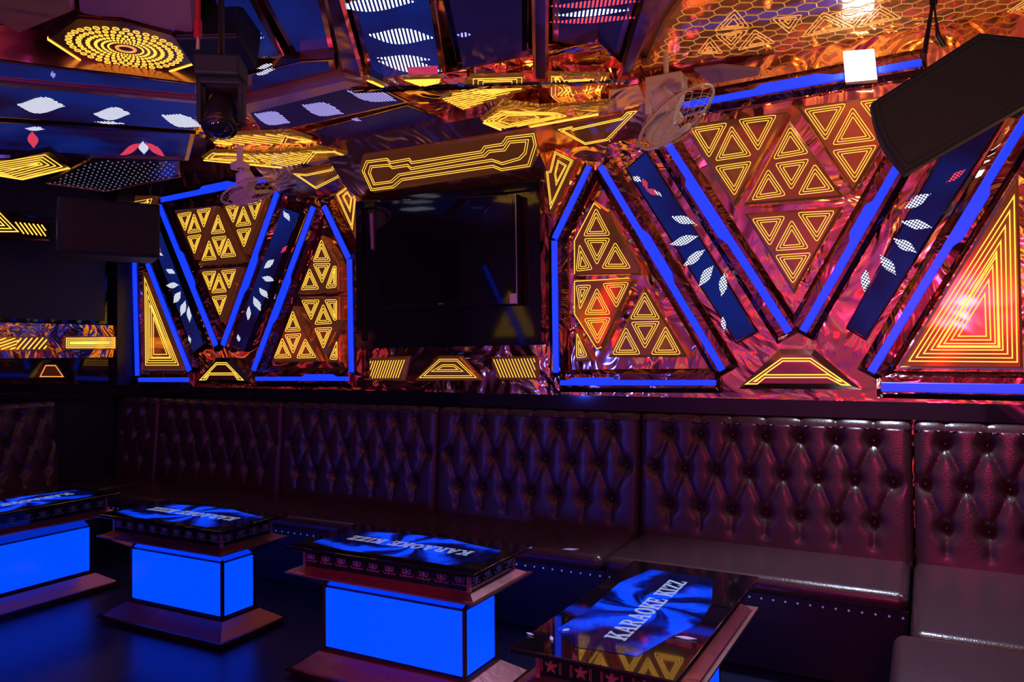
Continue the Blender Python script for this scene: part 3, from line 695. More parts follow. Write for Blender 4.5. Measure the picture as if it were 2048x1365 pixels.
# honeycomb ceiling at the right
hex_out = Z3([(95,360),(205,120),(330,-60),(2300,-60),(2300,60),(1500,205),(880,270),(440,300)])
ho = cpanel(C4, hex_out, 'big honeycomb ceiling panel with glowing triangles above the bright lamp',
    T(Z3, [(568,45),(645,140),(460,157)], [(465,180),(640,150),(550,252)], [(668,150),(778,217),(580,257)], [(440,188),(508,272),(373,272)], [(755,95),(917,73),(847,172)], [(1020,60),(1180,140),(905,192)], [(1043,75),(1272,23),(1175,137)], [(1308,23),(1427,92),(1188,142)], [(1840,140),(2080,-20),(2100,30)]),
    m='amber_line', sp=.018, back=-.02, base='acrylic')
def honey(pl, outl, cell, wd, parent, m, name='honeycomb_lines', region=None):
    P = inset(pl.poly(outl, 0), .01); R = pl.poly(region, 0) if region else P; g = G(); done = set()
    xs = [q[0] for q in P]; ys = [q[1] for q in P]; dx = cell*math.sqrt(3); j = 0; y = min(ys)
    while y < max(ys)+cell:
        x = min(xs)+(dx/2 if j % 2 else 0)
        while x < max(xs)+dx:
            vs = [(x+cell*math.cos(math.radians(60*k+30)), y+cell*math.sin(math.radians(60*k+30))) for k in range(6)]
            for k in range(6):
                a, b = vs[k], vs[(k+1) % 6]; key = (round((a[0]+b[0])/2, 3), round((a[1]+b[1])/2, 3))
                if key in done: continue
                done.add(key)
                if inside(a, P) and inside(b, P) and inside(key, R): bar(g, pl, a, b, wd, 0, .003)
            x += dx
        y += cell*1.5; j += 1
    return g.mesh(name, m, parent)
honey(C4, hex_out, .05, .003, ho, 'honey_line')

# octagonal ring lamp
R1 = CE(2.86)
oct_ = Z1([(283,212),(450,90),(700,105),(1010,190),(1170,345),(935,420),(505,358)])
rl = thing('ring_lamp', 'octagonal ceiling lamp with hundreds of small glowing rings in a circle', 'ceiling lamp', centre(R1, oct_, 0))
slab(G(), R1, R1.poly(Z1([(255,205),(440,75),(710,90),(1040,180),(1210,350),(945,440),(490,375)]), 0), -.2, .0, .02).mesh('housing', 'film_dark', rl)
slab(G(), R1, R1.poly(oct_, 0), -.01, .012, .004).mesh('plate', 'bronze_dark', rl)
c2 = V(R1.d2(R1.at(250, 97, 0)))
ea = V(R1.d2(R1.at(372, 110, .012))); eb = V(R1.d2(R1.at(128, 75, .012)))
c2 = (ea+eb)/2*.5+c2*.5; rad = (ea-eb).length/2*.97
def ringflat(g, c, r, wd, off, n=12, h=.003):
    a = [(c[0]+r*math.cos(2*math.pi*i/n), c[1]+r*math.sin(2*math.pi*i/n)) for i in range(n)]
    ribbon(g, R1, a, 0, wd, off, h)
gs = G()
for k, fr_ in enumerate((.30, .40, .51, .64, .79, .95)):
    n_ = 36; rr_ = rad*fr_*math.pi/n_*.74
    for i in range(n_):
        an = 2*math.pi*(i+(.5 if k % 2 else 0))/n_
        ringflat(gs, (c2.x+rad*fr_*math.cos(an), c2.y+rad*fr_*math.sin(an)), rr_, .0032, .012, 10)
o = gs.mesh('small_glowing_rings', 'yellow_line', rl); o['kind'] = 'stuff'
g = G(); ringflat(g, c2, rad*.19, .008, .012, 32); ringflat(g, c2, rad*.15, .005, .012, 32); g.mesh('centre_ring', 'amber_line', rl)
g = G(); q = [R1.d2(R1.at(x, y, .0)) for x, y in Z1([(283,214),(505,360),(935,422),(1168,347)])]
for a, b in zip(q, q[1:]): bar(g, R1, a, b, .010, 0, .016)
g.mesh('glowing_edge', 'yellow_line', rl)
beam(R1, [(150,-60),(385,-60),(392,70),(160,28)], 'smooth violet ceiling board behind the ring lamp', m='lilac_panel', th=.0, name='ceiling_board')
beam(R1, [(-60,-60),(142,-60),(150,25),(40,70),(-60,20)], 'wavy red-violet mirror board in the upper left corner of the ceiling', m='film_violet', th=.0, name='ceiling_board')

# ------------------------------------------------------------------ bright lamp on the wall
p = WB.at(1716, 130, .10)
bl = thing('flood_lamp', 'square lamp shining brilliant white at the wall top beside the big speaker', 'lamp', p)
bp_ = WB.poly([(1685,100),(1748,95),(1754,156),(1690,162)], .10)
slab(G(), WB, bp_, .0, .085, .01).mesh('housing', 'white_plastic', bl)
slab(G(), WB, inset(bp_, .006), .085, .10, .006).mesh('diffuser', 'lamp_white', bl)

# tilted lilac board beside the fan
pb = PL(WB.at(1455, 150, .28), (0, -.45, -.9))
tag(slab(G(), pb, pb.poly([(1388,141),(1443,133),(1521,141),(1517,152),(1424,169)], 0), -.02, 0, .004).mesh('hanging_board', 'lilac_panel'), 'flat lilac board hanging between the white fan and the bright lamp', 'board')

# ------------------------------------------------------------------ speakers
def big_speaker():
    d = [((1743,205),2.55), ((1813,346),2.50), ((2200,124),2.34), ((2150,82),2.36), ((1966,54),2.42)]
    def rp(px, dd): return CAM+(FW*FPX+RT*(px[0]-1024)-UP*(px[1]-682.5))/FPX*dd
    A, B, C_, E_, D_ = [rp(*q) for q in d]
    u = (C_-B).normalized(); nn = (A-B).cross(u).normalized()
    if nn.dot(CAM-B) < 0: nn = -nn
    pl = PL(B, nn, u); q2 = [pl.d2(x) for x in (A, B, C_, E_, D_)]
    # bowed lower-left end
    a, b = V(q2[0]), V(q2[1]); mid = []
    out = (a-b).normalized(); ob = V((-out.y, out.x)); 
    if ob.dot(V(q2[2])-b) > 0: ob = -ob
    for t in (.2, .4, .6, .8): mid.append(tuple(a.lerp(b, t)+ob*.022*math.sin(math.pi*t)))
    P = [q2[0]]+mid+q2[1:]
    if area2(P) < 0: P = P[::-1]
    c = (A+B+C_+D_)/4
    t = thing('speaker', 'big black loudspeaker hanging under the ceiling at the right edge', 'speaker', c)
    g = slab(G(), pl, P, -.06, 0, .008); bk = inset(P, .13); n = len(P)
    g.add([pl.d3(q, -.06) for q in P]+[pl.d3(q, -.34) for q in bk], [[n+i for i in range(n)][::-1]]+[(i, (i+1) % n, n+(i+1) % n, n+i) for i in range(n)])
    g.mesh('cabinet', 'black_matte', t)
    slab(G(), pl, inset(P, .02), -.002, .004, .003).mesh('grille', 'black_matte', t)
    m1 = rp((1868, 70), 2.5); 
    g = G(); top = V((m1.x, m1.y, ZC))
    g.tube([top, V((m1.x, m1.y, m1.z+.10))], .012, 10); g.mesh('hanging_rod', 'black_satin', t)
    g = G(); e1 = rp((1850, 108), 2.5); e2 = rp((1888, 92), 2.5)
    g.tube([e1, rp((1853, 80), 2.5), V((m1.x, m1.y, m1.z+.12)), rp((1876, 72), 2.5), e2], .008, 8); g.mesh('bracket', 'black_satin', t)
    g = G(); g.lathe([(.05, 0), (.05, .02), (.02, .03)], V((m1.x, m1.y, ZC-.03)), (0, 0, 1), 20); g.mesh('ceiling_plate', 'black_satin', t)
big_speaker()
def box_at(px, d, size, yaw, name, label, cat, m='black_matte', r=.012, pitch=0, grille=True, hang=True):
    c = CAM+(FW*FPX+RT*(px[0]-1024)-UP*(px[1]-682.5))/FPX*d
    t = thing(name, label, cat, c, rot=(math.radians(pitch), 0, math.radians(yaw)), local=True)
    sx, sy, sz = [q/2 for q in size]
    G().rbox((-sx, -sy, -sz), (sx, sy, sz), r).mesh('cabinet', m, t)
    if grille: G().rbox((-sx*.94, -sy-.008, -sz*.92), (sx*.94, -sy+.002, sz*.92), .006).mesh('grille', 'black_satin', t)
    if hang:
        G().tube([(0, 0, sz), (0, 0, ZC-c.z)], .012, 10).mesh('hanging_rod', 'black_satin', t)
    return t
box_at((216, 464), 5.75, (.66, .42, .40), 60, 'speaker', 'dark box speaker hanging in front of the left corner', 'speaker', hang=False)
sp1 = [o for o in bpy.data.objects if o.get('label', '').startswith('dark box speaker')][0]
G().tube([(0, .2, .1), (-.1, .68, .15)], .03, 8).mesh('wall_bracket', 'black_satin', sp1)
G_ = box_at((440, 66), 3.5, (.29, .22, .24), 25, 'speaker', 'black box speaker in the ceiling above the moving head light', 'speaker', pitch=-18)

# moving head light
def moving_head():
    c = CAM+(FW*FPX+RT*(443-1024)-UP*(192-682.5))/FPX*3.0
    t = thing('moving_head_light', 'black moving head stage light hanging from the ceiling left of centre', 'stage light', c, rot=(0, 0, math.radians(35)), local=True)
    g = G(); g.rbox((-.085, -.075, .06), (.085, .075, .14), .012); g.mesh('base', 'black_matte', t)
    g = G(); g.rbox((-.088, -.03, -.11), (-.066, .03, .07), .008); g.rbox((.066, -.03, -.11), (.088, .03, .07), .008); g.rbox((-.088, -.03, .04), (.088, .03, .07), .008); g.mesh('yoke', 'black_matte', t)
    hd = G(); hd.lathe([(.03, .07), (.052, .05), (.060, 0), (.064, -.06), (.066, -.085)], (0, 0, -.06), (0, .45, .9), 28); h = hd.mesh('head', 'black_satin', t, smooth=True)
    ln = G(); ln.lathe([(.056, -.078), (.054, -.095), (.03, -.106), (.002, -.11)], (0, 0, -.06), (0, .45, .9), 28); ln.mesh('lens', 'lens_glass', h, smooth=True)
    G().tube([(0, 0, .14), (0, 0, ZC-c.z)], .012, 8).mesh('clamp', 'black_satin', t)
moving_head()
# red rod
c = CAM+(FW*FPX+RT*(396-1024)-UP*(60-682.5))/FPX*2.9
rod = thing('hanging_rod', 'red rod hanging down from the ceiling beside the ring lamp', 'rod', (c.x, c.y, 2.6))
G().tube([(c.x, c.y, c.z+.0), (c.x, c.y, ZC)], .010, 12).mesh('pole', 'red_paint', rod)
G().lathe([(.014, 0), (.015, .01), (.015, .06), (.012, .07)], (c.x, c.y, c.z-.03), (0, 0, 1), 16).mesh('sleeve', 'red_paint', rod)
G().lathe([(.007, 0), (.007, .05)], (c.x, c.y, c.z-.075), (0, 0, 1), 10).mesh('tip', 'silver', rod)

# ------------------------------------------------------------------ fans
def img_axis(loc, ix, iy, k):
    c = (CAM-V(loc)).normalized(); rr_ = V((0, 0, 1)).cross(c).normalized(); dd = c.cross(rr_)*-1
    L = math.hypot(ix, iy); return (rr_*ix/L+dd*iy/L)*math.sqrt(1-k*k)+c*k
def fan(name, label, loc, axis, R, mount, arm_m='white_plastic'):
    ax = V(axis).normalized(); q = ax.to_track_quat('Z', 'Y')
    t = thing(name, label, 'fan', loc, local=True); X = lambda p: q @ V(p)
    dep = R*.42
    g = G()
    g.tube([X((R*math.cos(a), R*math.sin(a), 0)) for a in [2*math.pi*i/48 for i in range(48)]], .007, 8, True)
    g.mesh('rim', 'cream_plastic', t, smooth=True)
    for sgn, nm in ((1, 'front_grille'), (-1, 'rear_grille')):
        g = G(); nw = 16
        for i in range(nw):
            a = 2*math.pi*i/nw; pts = []
            for k in range(7):
                u_ = k/6; r_ = R*(1-u_*.8); pts.append(X((r_*math.cos(a+u_*.5), r_*math.sin(a+u_*.5), sgn*dep*math.sin(u_*math.pi/2)*.8)))
            g.tube(pts, .0013, 5)
        for rr_, zz in ((.62, .62), (.82, .40)):
            g.tube([X((R*rr_*math.cos(a), R*rr_*math.sin(a), sgn*dep*zz)) for a in [2*math.pi*i/36 for i in range(36)]], .0016, 5, True)
        g.mesh(nm, 'cream_plastic', t)
    g = G(); g.lathe([(.002, dep*.86), (.034, dep*.84), (.038, dep*.78), (.034, dep*.74)], (0, 0, 0), ax, 24); g.mesh('badge', 'white_plastic', t, smooth=True)
    g = G()
    for b in range(3):
        a0 = 2*math.pi*b/3+.4; vs = []; n1, n2 = 9, 5
        for s_ in (1, -1):
            for i in range(n1):
                u_ = i/(n1-1); r_ = .022+u_*(R*.80-.022); wdt = (.25+.75*math.sin(math.pi*(u_*.8+.12)))*R*.78
                for j in range(n2):
                    v_ = j/(n2-1)-.5; a = a0+v_*wdt/max(r_, .04)*.9+.25*u_
                    vs.append(X((r_*math.cos(a), r_*math.sin(a), v_*wdt*.55+s_*.0018)))
        fs = []; o2 = n1*n2
        for i in range(n1-1):
            for j in range(n2-1):
                k = i*n2+j; fs.append((k, k+1, k+n2+1, k+n2)); fs.append((o2+k, o2+k+n2, o2+k+n2+1, o2+k+1))
        rim = [j for j in range(n2)]+[i*n2+n2-1 for i in range(1, n1)]+[(n1-1)*n2+j for j in range(n2-2, -1, -1)]+[i*n2 for i in range(n1-2, 0, -1)]
        for k in range(len(rim)): fs.append((rim[k], rim[(k+1) % len(rim)], o2+rim[(k+1) % len(rim)], o2+rim[k]))
        G().add(vs, fs).mesh('blade', 'white_plastic', t, smooth=True)
    G().lathe([(.012, .03), (.03, .025), (.034, -.02), (.03, -.03)], (0, 0, 0), ax, 20).mesh('hub', 'white_plastic', t, smooth=True)
    G().lathe([(.03, -dep*.3), (.055, -dep*.55), (.062, -dep*1.1), (.05, -dep*1.7), (.02, -dep*1.85)], (0, 0, 0), ax, 24).mesh('motor', arm_m, t, smooth=True)
    mt = V(mount)-V(loc); back = -ax*dep*1.3
    g = G(); g.tube([back, back*.5+mt*.5+V((0, 0, .01)), mt], .014, 10); g.mesh('arm', arm_m, t, smooth=True)
    return t, mt, q
loc = CAM+(FW*FPX+RT*(1352-1024)-UP*(236-682.5))/FPX*3.75
mount = CAM+(FW*FPX+RT*(1328-1024)-UP*(172-682.5))/FPX*4.05
t, mt, q = fan('wall_fan', 'white wall fan with a wire cage hanging above the left arm of the large V', loc, img_axis(loc, .60, .80, .36), .215, mount)
g = G(); g.rbox(mt+V((-.10, -.02, -.01)), mt+V((.10, .10, .06)), .01); b0 = g.mesh('base', 'cream_plastic', t)
g = G(); g.rbox(mt+V((-.10, -.02, -.14)), mt+V((-.075, .03, .0)), .006); g.mesh('bracket', 'cream_plastic', t); g = G(); g.rbox(mt+V((.075, -.02, -.10)), mt+V((.10, .03, .0)), .006); g.mesh('bracket', 'cream_plastic', t)
G().tube([mt+V((0, .04, .05)), V((mt.x, mt.y+.04, ZC-loc.z))], .014, 8).mesh('ceiling_mount', 'cream_plastic', t)
loc = CAM+(FW*FPX+RT*(500-1024)-UP*(384-682.5))/FPX*5.0
mount = CAM+(FW*FPX+RT*(480-1024)-UP*(338-682.5))/FPX*5.0
t, mt, q = fan('ceiling_fan_cage', 'small fan in a round cage hanging above the small V at the left', loc, img_axis(loc, .34, .94, .34), .185, mount)
t.name = 'caged_fan'
G().lathe([(.06, 0), (.06, .03), (.03, .05)], mt, (0, 0, 1), 20).mesh('base', 'white_plastic', t)
G().tube([mt, V((mt.x, mt.y, 2.80-loc.z))], .02, 8).mesh('ceiling_mount', 'white_plastic', t)

# ------------------------------------------------------------------ tufted banquette
ROWS = [(.995, 0), (.80, 1), (.60, 0)]
SP = .171
def tuft_mesh(w, nb):
    """front skin of a deep-buttoned back, local: x along the wall, -y to the room, wall at y=0"""
    btn = []
    for z, st in ROWS:
        n = nb+st
        for i in range(n): btn.append(((i-(n-1)/2)*SP, z))
    cre = []
    r0 = [b for b in btn if b[1] == ROWS[0][0]]; r1 = [b for b in btn if b[1] == ROWS[1][0]]; r2 = [b for b in btn if b[1] == ROWS[2][0]]
    for a in r0+r2:
        for b in r1:
            if abs(abs(a[0]-b[0])-SP/2) < .01: cre.append((a, b))
    for a in r0: cre.append((a, (a[0], 1.12)))
    for a in r2: cre.append((a, (a[0], a[1]-.11)))
    nx = int(w/.0105); nz = 62; r = .045; vs = []; fs = []
    zs = [.40+(1.06-.40)*k/nz for k in range(nz+1)]
    cs = {}
    def dep(x, z):
        d = 0.
        bd = min(((x-a)**2+(z-b)**2) for a, b in btn)
        cd_ = 1.
        for (a, b), (c, e) in cre:
            if abs((a+c)/2-x) > .14: continue
            ux, uz = c-a, e-b; L2 = ux*ux+uz*uz; t = max(0, min(1, ((x-a)*ux+(z-b)*uz)/L2))
            q = (x-a-ux*t)**2+(z-b-uz*t)**2
            if q < cd_: cd_ = q
        cd_ = math.sqrt(cd_)
        d -= .036*math.exp(-bd/.036**2) + .017*math.exp(-cd_/.013)
        e_ = min(x+w/2, w/2-x); d -= .030*math.exp(-max(e_, 0)/.014)
        return d
    cols = nx+1
    prof = [(0., 1.105)]  # roll over the top
    for k in range(nz+1)[::-1]: prof.append((None, zs[k]))
    for i in range(cols):
        x = -w/2+w*i/nx
        dt = dep(x, 1.06)
        for j in range(9):   # top roll: from wall to the front
            a = math.pi/2*(j/8); vs.append((x, -.07-(.055+dt*.8)*math.sin(a), 1.05+(.055+dt*.5)*math.cos(a)))
        for k in range(nz+1)[::-1]:
            z = zs[k]; y = -.125-.045*(1.06-z)/.6; vs.append((x, y-dep(x, z)*1.0 if False else y-dep(x, z), z))
    rows = 9+nz+1
    vs = [(x, y, z) for x, y, z in vs]
    for i in range(cols-1):
        for j in range(rows-1): fs.append((i*rows+j, i*rows+j+1, (i+1)*rows+j+1, (i+1)*rows+j))
    k = len(vs)
    for i in range(cols): vs.append((-w/2+w*i/nx, -.005, 1.09)); 
    for i in range(cols): vs.append((-w/2+w*i/nx, -.005, .40))
    for i in range(cols-1):
        fs.append((k+i, i*rows, (i+1)*rows, k+i+1)); fs.append((k+cols+i, k+i, k+i+1, k+cols+i+1)); fs.append((i*rows+rows-1, k+cols+i, k+cols+i+1, (i+1)*rows+rows-1))
    fs.append([k, k+cols]+[j for j in range(rows)][::-1]); fs.append(([k+cols-1, k+2*cols-1]+[(cols-1)*rows+j for j in range(rows)][::-1])[::-1])
    return vs, fs, btn
def back_y(z): return -.125-.045*(1.06-z)/.6
CACHE = {}
def banquette(label, loc, rz, w, nb, seat=(None, None), depth=.70, base=True, nails=True, group='tufted banquette sections'):
    t = thing('banquette_section', label, 'sofa', loc, group, rot=(0, 0, rz), local=True)
    if (w, nb) not in CACHE:
        vs, fs, btn = tuft_mesh(w-.004, nb); CACHE[(w, nb)] = (vs, fs, btn)
    vs, fs, btn = CACHE[(w, nb)]
    bk = link_mesh('backrest', vs, fs, 'leather', t, smooth=True)
    b0 = None
    for (x, z) in btn:
        if b0 is None:
            g = G(); g.lathe([(.004, .007), (.010, .005), (.0125, 0), (.010, -.004)], (0, 0, 0), (0, -1, 0), 12); b0 = g.mesh('button', 'button', bk, smooth=True); b = b0
        else: b = b0.copy(); COL.objects.link(b); b.parent = bk
        b.location = (x, back_y(z)+.030, z)
    if seat is False: return t
    s0, s1 = seat if seat[0] is not None else (-w/2, w/2)
    g = G(); g.rbox((s0+.004, -depth-.02, .345), (s1-.004, -.11, .432), .042, 5)
    g.v = [V((v.x, v.y, v.z+(.014*math.sin(math.pi*min(1, max(0, (v.x-s0)/(s1-s0))))*math.sin(math.pi*min(1, max(0, (-v.y-.1)/depth))) if v.z > .4 else 0))) for v in g.v]
    g.mesh('seat_cushion', 'leather', t, smooth=True)
    if base:
        G().rbox((s0, -depth+.02, .0), (s1, -.02, .355), .008).mesh('base', 'black_satin', t)
        if nails:
            n = int((s1-s0)/.052); n0 = None
            for i in range(n):
                if n0 is None: n0 = G().lathe([(.0055, 0), (.0045, .003), (.001, .0045)], (0, 0, 0), (0, -1, 0), 8).mesh('nail_head', 'nail', t); q = n0
                else: q = n0.copy(); COL.objects.link(q); q.parent = t
                q.location = (s0+(i+.5)*(s1-s0)/n, -depth+.02, .322)
    return t
WM = 1.365
xr = -.06
names = ['wide tufted leather banquette section below the large V, last before the right corner',
         'wide tufted leather banquette section below the strips right of the television',
         'wide tufted leather banquette section below the television',
         'dark tufted leather banquette section below the small V at the left']
for i, nm in enumerate(names):
    cx = xr-WM*(i+.5)
    banquette(nm, (cx, YB-.1+.1, 0), 0, WM, 7, seat=(-WM/2, WM/2) if i else (-WM/2, WM/2-.01))
banquette('narrow tufted banquette section in the right corner with the deep square seat', (xr+.31, YB, 0), 0, .61, 3, seat=(-.315, .305), depth=1.165)
banquette('narrow tufted banquette section in the left corner', (-5.52-.265, YB, 0), 0, .53, 2, seat=(-.265, .265))
for i, (ya, yb) in enumerate(((3.04, 3.64), )): pass
banquette('leather seat section along the right edge, second from the corner', (XR, 2.62, 0), -math.pi/2, .98, 5, depth=.655)
banquette('leather seat section along the right edge, nearest to the viewer', (XR, 1.635, 0), -math.pi/2, .98, 5, depth=.655)
banquette('tufted backrest on the right wall beside the corner seat', (XR, 3.615, 0), -math.pi/2, .98, 5, seat=False)
banquette('tufted banquette section along the left wall beside the corner', (XL, 3.06, 0), math.pi/2, 1.08, 6)
banquette('tufted banquette section along the left wall, cut by the picture edge', (XL, 1.975, 0), math.pi/2, 1.08, 6)

# ------------------------------------------------------------------ light tables
def letters():
    L = {}
    st = [((.10,0),(.32,0),(.32,1),(.10,1))]
    srl = [((0,0),(.42,0),(.42,.10),(0,.10)), ((0,.90),(.42,.90),(.42,1),(0,1))]
    L['K'] = st+srl+[((.32,.38),(.72,.92),(.92,.92),(.32,.22)), ((.44,.50),(.60,.66),(.98,.08),(.72,.08)), ((.58,.9),(1.0,.9),(1.0,1),(.58,1)), ((.62,0),(1.06,0),(1.06,.10),(.62,.10))], 1.08
    L['A'] = [((.10,.08),(.22,.08),(.56,1),(.42,1)), ((.42,1),(.62,1),(.96,.08),(.72,.08)), ((.25,.30),(.76,.30),(.72,.40),(.28,.40)), ((0,0),(.36,0),(.36,.10),(0,.10)), ((.60,0),(1.06,0),(1.06,.10),(.60,.10))], 1.08
    def arc(cx, cy, rx, ry, ix, iy, a0, a1, n=8):
        o = []
        for k in range(n):
            a = math.radians(a0+(a1-a0)*k/n); b = math.radians(a0+(a1-a0)*(k+1)/n)
            o.append(((cx+ix*math.cos(a), cy+iy*math.sin(a)), (cx+rx*math.cos(a), cy+ry*math.sin(a)), (cx+rx*math.cos(b), cy+ry*math.sin(b)), (cx+ix*math.cos(b), cy+iy*math.sin(b))))
        return o
    L['R'] = st+srl+arc(.46, .74, .38, .26, .16, .16, -90, 90)+[((.30,.90),(.48,.90),(.48,1),(.30,1)), ((.30,.48),(.48,.48),(.48,.58),(.30,.58)), ((.46,.50),(.68,.52),(.96,.08),(.74,.08)), ((.66,0),(1.04,0),(1.04,.10),(.66,.10))], 1.06
    L['O'] = arc(.5, .5, .50, .52, .26, .40, 0, 360, 20), 1.04
    L['E'] = st+[((0,0),(.86,0),(.86,.10),(0,.10)), ((0,.90),(.84,.90),(.84,1),(0,1)), ((.32,.45),(.62,.45),(.62,.55),(.32,.55)), ((.76,.10),(.86,.10),(.86,.30),(.80,.30)), ((.76,.72),(.84,.72),(.84,.9),(.70,.9)), ((.56,.36),(.64,.36),(.64,.64),(.56,.64))], .92
    L['I'] = st+srl, .50
    L['Z'] = [((.04,.90),(.82,.90),(.82,1),(.04,1)), ((.02,0),(.84,0),(.84,.10),(.02,.10)), ((.02,.10),(.28,.10),(.82,.90),(.56,.90)), ((.04,.70),(.12,.70),(.20,.90),(.04,.90)), ((.76,.10),(.84,.10),(.84,.30),(.78,.30))], .88
    L[' '] = [], .55
    return L
LET = letters()
def text_mesh(txt, length, height, z, cx=0, cy=0, th=.0015):
    tot = sum(LET[c][1]+.06 for c in txt); k = length/tot; x = cx-length/2; g = G()
    for c in txt:
        polys, wd = LET[c]
        for p in polys:
            q = [(x+a*k, cy+(b-.5)*height) for a, b in p]
            if area2(q) < 0: q = q[::-1]
            n = len(q); vs = [(a, b, z) for a, b in q]+[(a, b, z+th) for a, b in q]
            g.add(vs, [list(range(n))[::-1], [n+i for i in range(n)]]+[(i, (i+1) % n, n+(i+1) % n, n+i) for i in range(n)])
        x += (wd+.06)*k
    return g
def frustum(g, a, b):
    """a, b = (half x, half y, z)"""
    vs = []
    for hx, hy, z in (a, b): vs += [(-hx,-hy,z),(hx,-hy,z),(hx,hy,z),(-hx,hy,z)]
    return g.add(vs, [(3,2,1,0),(4,5,6,7)]+[(i, (i+1) % 4, 4+(i+1) % 4, 4+i) for i in range(4)])
def motif(g, O, ux, uz, s, leaf):
    """relief ornament on a frieze: O centre, ux/uz axes"""
    nn = ux.cross(uz)
    def P(x, z, d=.0): return O+ux*x*s+uz*z*s+nn*d
    if leaf:
        pts = []
        for k in range(21):
            a = math.pi*2*k/20; r = .40*(1+.42*math.cos(5*(a-math.pi/2))); pts.append((r*math.cos(a), r*math.sin(a)))
        n = len(pts)-1; vs = [P(x, z, .001) for x, z in pts[:-1]]+[P(x*.7, z*.7, .005) for x, z in pts[:-1]]
        g.add(vs, [[n+i for i in range(n)]]+[(i, (i+1) % n, n+(i+1) % n, n+i) for i in range(n)])
        for sx in (-.78, -.66, .66, .78): g.tube([P(sx, -.45, .002), P(sx, .45, .002)], .0015, 4)
    else:
        for sg in (-1, 1):
            pts = []
            for k in range(15):
                a = k/14*math.pi*2.6; r = .30*(1-k/18); pts.append(P(sg*(.34+r*math.cos(a+.6)), .08+r*math.sin(a+.6), .002))
            g.tube(pts, .0022, 4)
            g.tube([P(sg*.1, -.42, .002), P(sg*.34, -.30, .002), P(sg*.62, -.42, .002), P(sg*.8, -.2, .002)], .002, 4)
        g.tube([P(0, -.4, .002), P(0, .05, .004), P(0, .42, .002)], .003, 4)
def table(label, loc, rz, leaf=False, L=1.0, W=.5):
    t = thing('karaoke_table', label, 'table', loc, 'karaoke tables with glowing blue boxes', rot=(0, 0, rz), local=True)
    hx, hy = L/2, W/2
    g = frustum(G(), (hx-.02, hy-.02, .0), (hx-.02, hy-.02, .022)); frustum(g, (hx-.0, hy-.0, .022), (hx-.0, hy-.0, .032)); g.mesh('plinth', 'bronze_dark', t)
    frustum(G(), (hx-.02, hy-.02, .032), (hx-.105, hy-.105, .092)).mesh('sloped_skirt', 'copper', t)
    frustum(G(), (hx-.11, hy-.11, .09), (hx-.11, hy-.11, .105)).mesh('sill', 'bronze_dark', t)
    bx, by = hx-.12, hy-.12; z0, z1 = .103, .392
    frustum(G(), (bx-.012, by-.012, z0), (bx-.012, by-.012, z1)).mesh('core', 'black_satin', t)
    lw = .012
    for sx, sy in ((-1,-1),(1,-1),(1,1),(-1,1)):
        G().box((sx*bx-lw if sx > 0 else sx*bx-.002, sy*by-lw if sy > 0 else sy*by-.002, z0), (sx*bx+.002 if sx > 0 else sx*bx+lw, sy*by+.002 if sy > 0 else sy*by+lw, z1)).mesh('corner_post', 'bronze_dark', t)
    for s_ in (-1, 1):
        y = s_*(by-.006); G().rbox((-bx+.014, min(y, y+s_*.006), z0+.010), (bx-.014, max(y, y+s_*.006), z1-.012), .002, 1).mesh('light_pane', 'table_blue', t)
        x = s_*(bx-.006); G().rbox((min(x, x+s_*.006), -by+.014, z0+.010), (max(x, x+s_*.006), by-.014, z1-.012), .002, 1).mesh('light_pane', 'table_blue', t)
    frustum(G(), (bx+.004, by+.004, z1), (hx-.03, hy-.03, .448)).mesh('cornice', 'black_gloss', t)
    g = frustum(G(), (hx-.03, hy-.03, .448), (hx, hy, .458)); frustum(g, (hx, hy, .458), (hx, hy, .466)); g.mesh('shelf', 'copper', t)
    frustum(G(), (hx-.02, hy-.02, .466), (hx-.055, hy-.055, .487)).mesh('moulding', 'copper', t)
    fx, fy = hx-.06, hy-.06
    frustum(G(), (fx, fy, .487), (fx, fy, .566)).mesh('frieze', 'black_gloss', t)
    g = G(); n = int(2*fx/.085)
    om = 'leaf_ornament' if leaf else 'ornament'
    for s_ in (-1, 1):
        for i in range(n): motif(g, V(((i+.5-n/2)*2*fx/n, s_*fy, .527)), V((-s_, 0, 0)), V((0, 0, 1)), .042, leaf)
        m_ = int(2*fy/.085)
        for i in range(m_): motif(g, V((s_*fx, (i+.5-m_/2)*2*fy/m_, .527)), V((0, s_, 0)), V((0, 0, 1)), .042, leaf)
    g.mesh('frieze_ornament', om, t)
    for sx, sy in ((-1,-1),(1,-1),(1,1),(-1,1)):
        G().box((sx*fx-(.012 if sx > 0 else .003), sy*fy-(.012 if sy > 0 else .003), .487), (sx*fx+(.003 if sx > 0 else .012), sy*fy+(.003 if sy > 0 else .012), .566)).mesh('frieze_post', 'copper', t)
    G().rbox((-hx, -hy, .567), (hx, hy, .583), .004, 2).mesh('glass_top', 'screen_glass', t)
    # picture screen under the glass face
    px_, py_ = .42, .19
    out = [(-px_, -py_*.55), (-px_*.55, -py_*.75), (-px_*.2, -py_), (px_*.35, -py_*.9), (px_, -py_*.55), (px_*1.02, py_*.75), (px_*.5, py_), (-px_*.3, py_*.9), (-px_*.8, py_), (-px_*1.05, py_*.4)]
    g = G(); n = len(out); g.add([(a, b, .583) for a, b in out]+[(a, b, .5845) for a, b in out], [[n+i for i in range(n)]]+[(i, (i+1) % n, n+(i+1) % n, n+i) for i in range(n)], [(a, b) for a, b in out]*2)
    g.mesh('picture_screen', 'flower_picture', t, uv=True)
    text_mesh('KARAOKE KIZZ', .66, .068, .5846).mesh('lettering', 'silver_text', t)
    return t
table('dark glass karaoke table at the front right with leaf ornaments on its rim', (-.83, 2.52, 0), math.pi/2-.012, leaf=True, L=1.06)
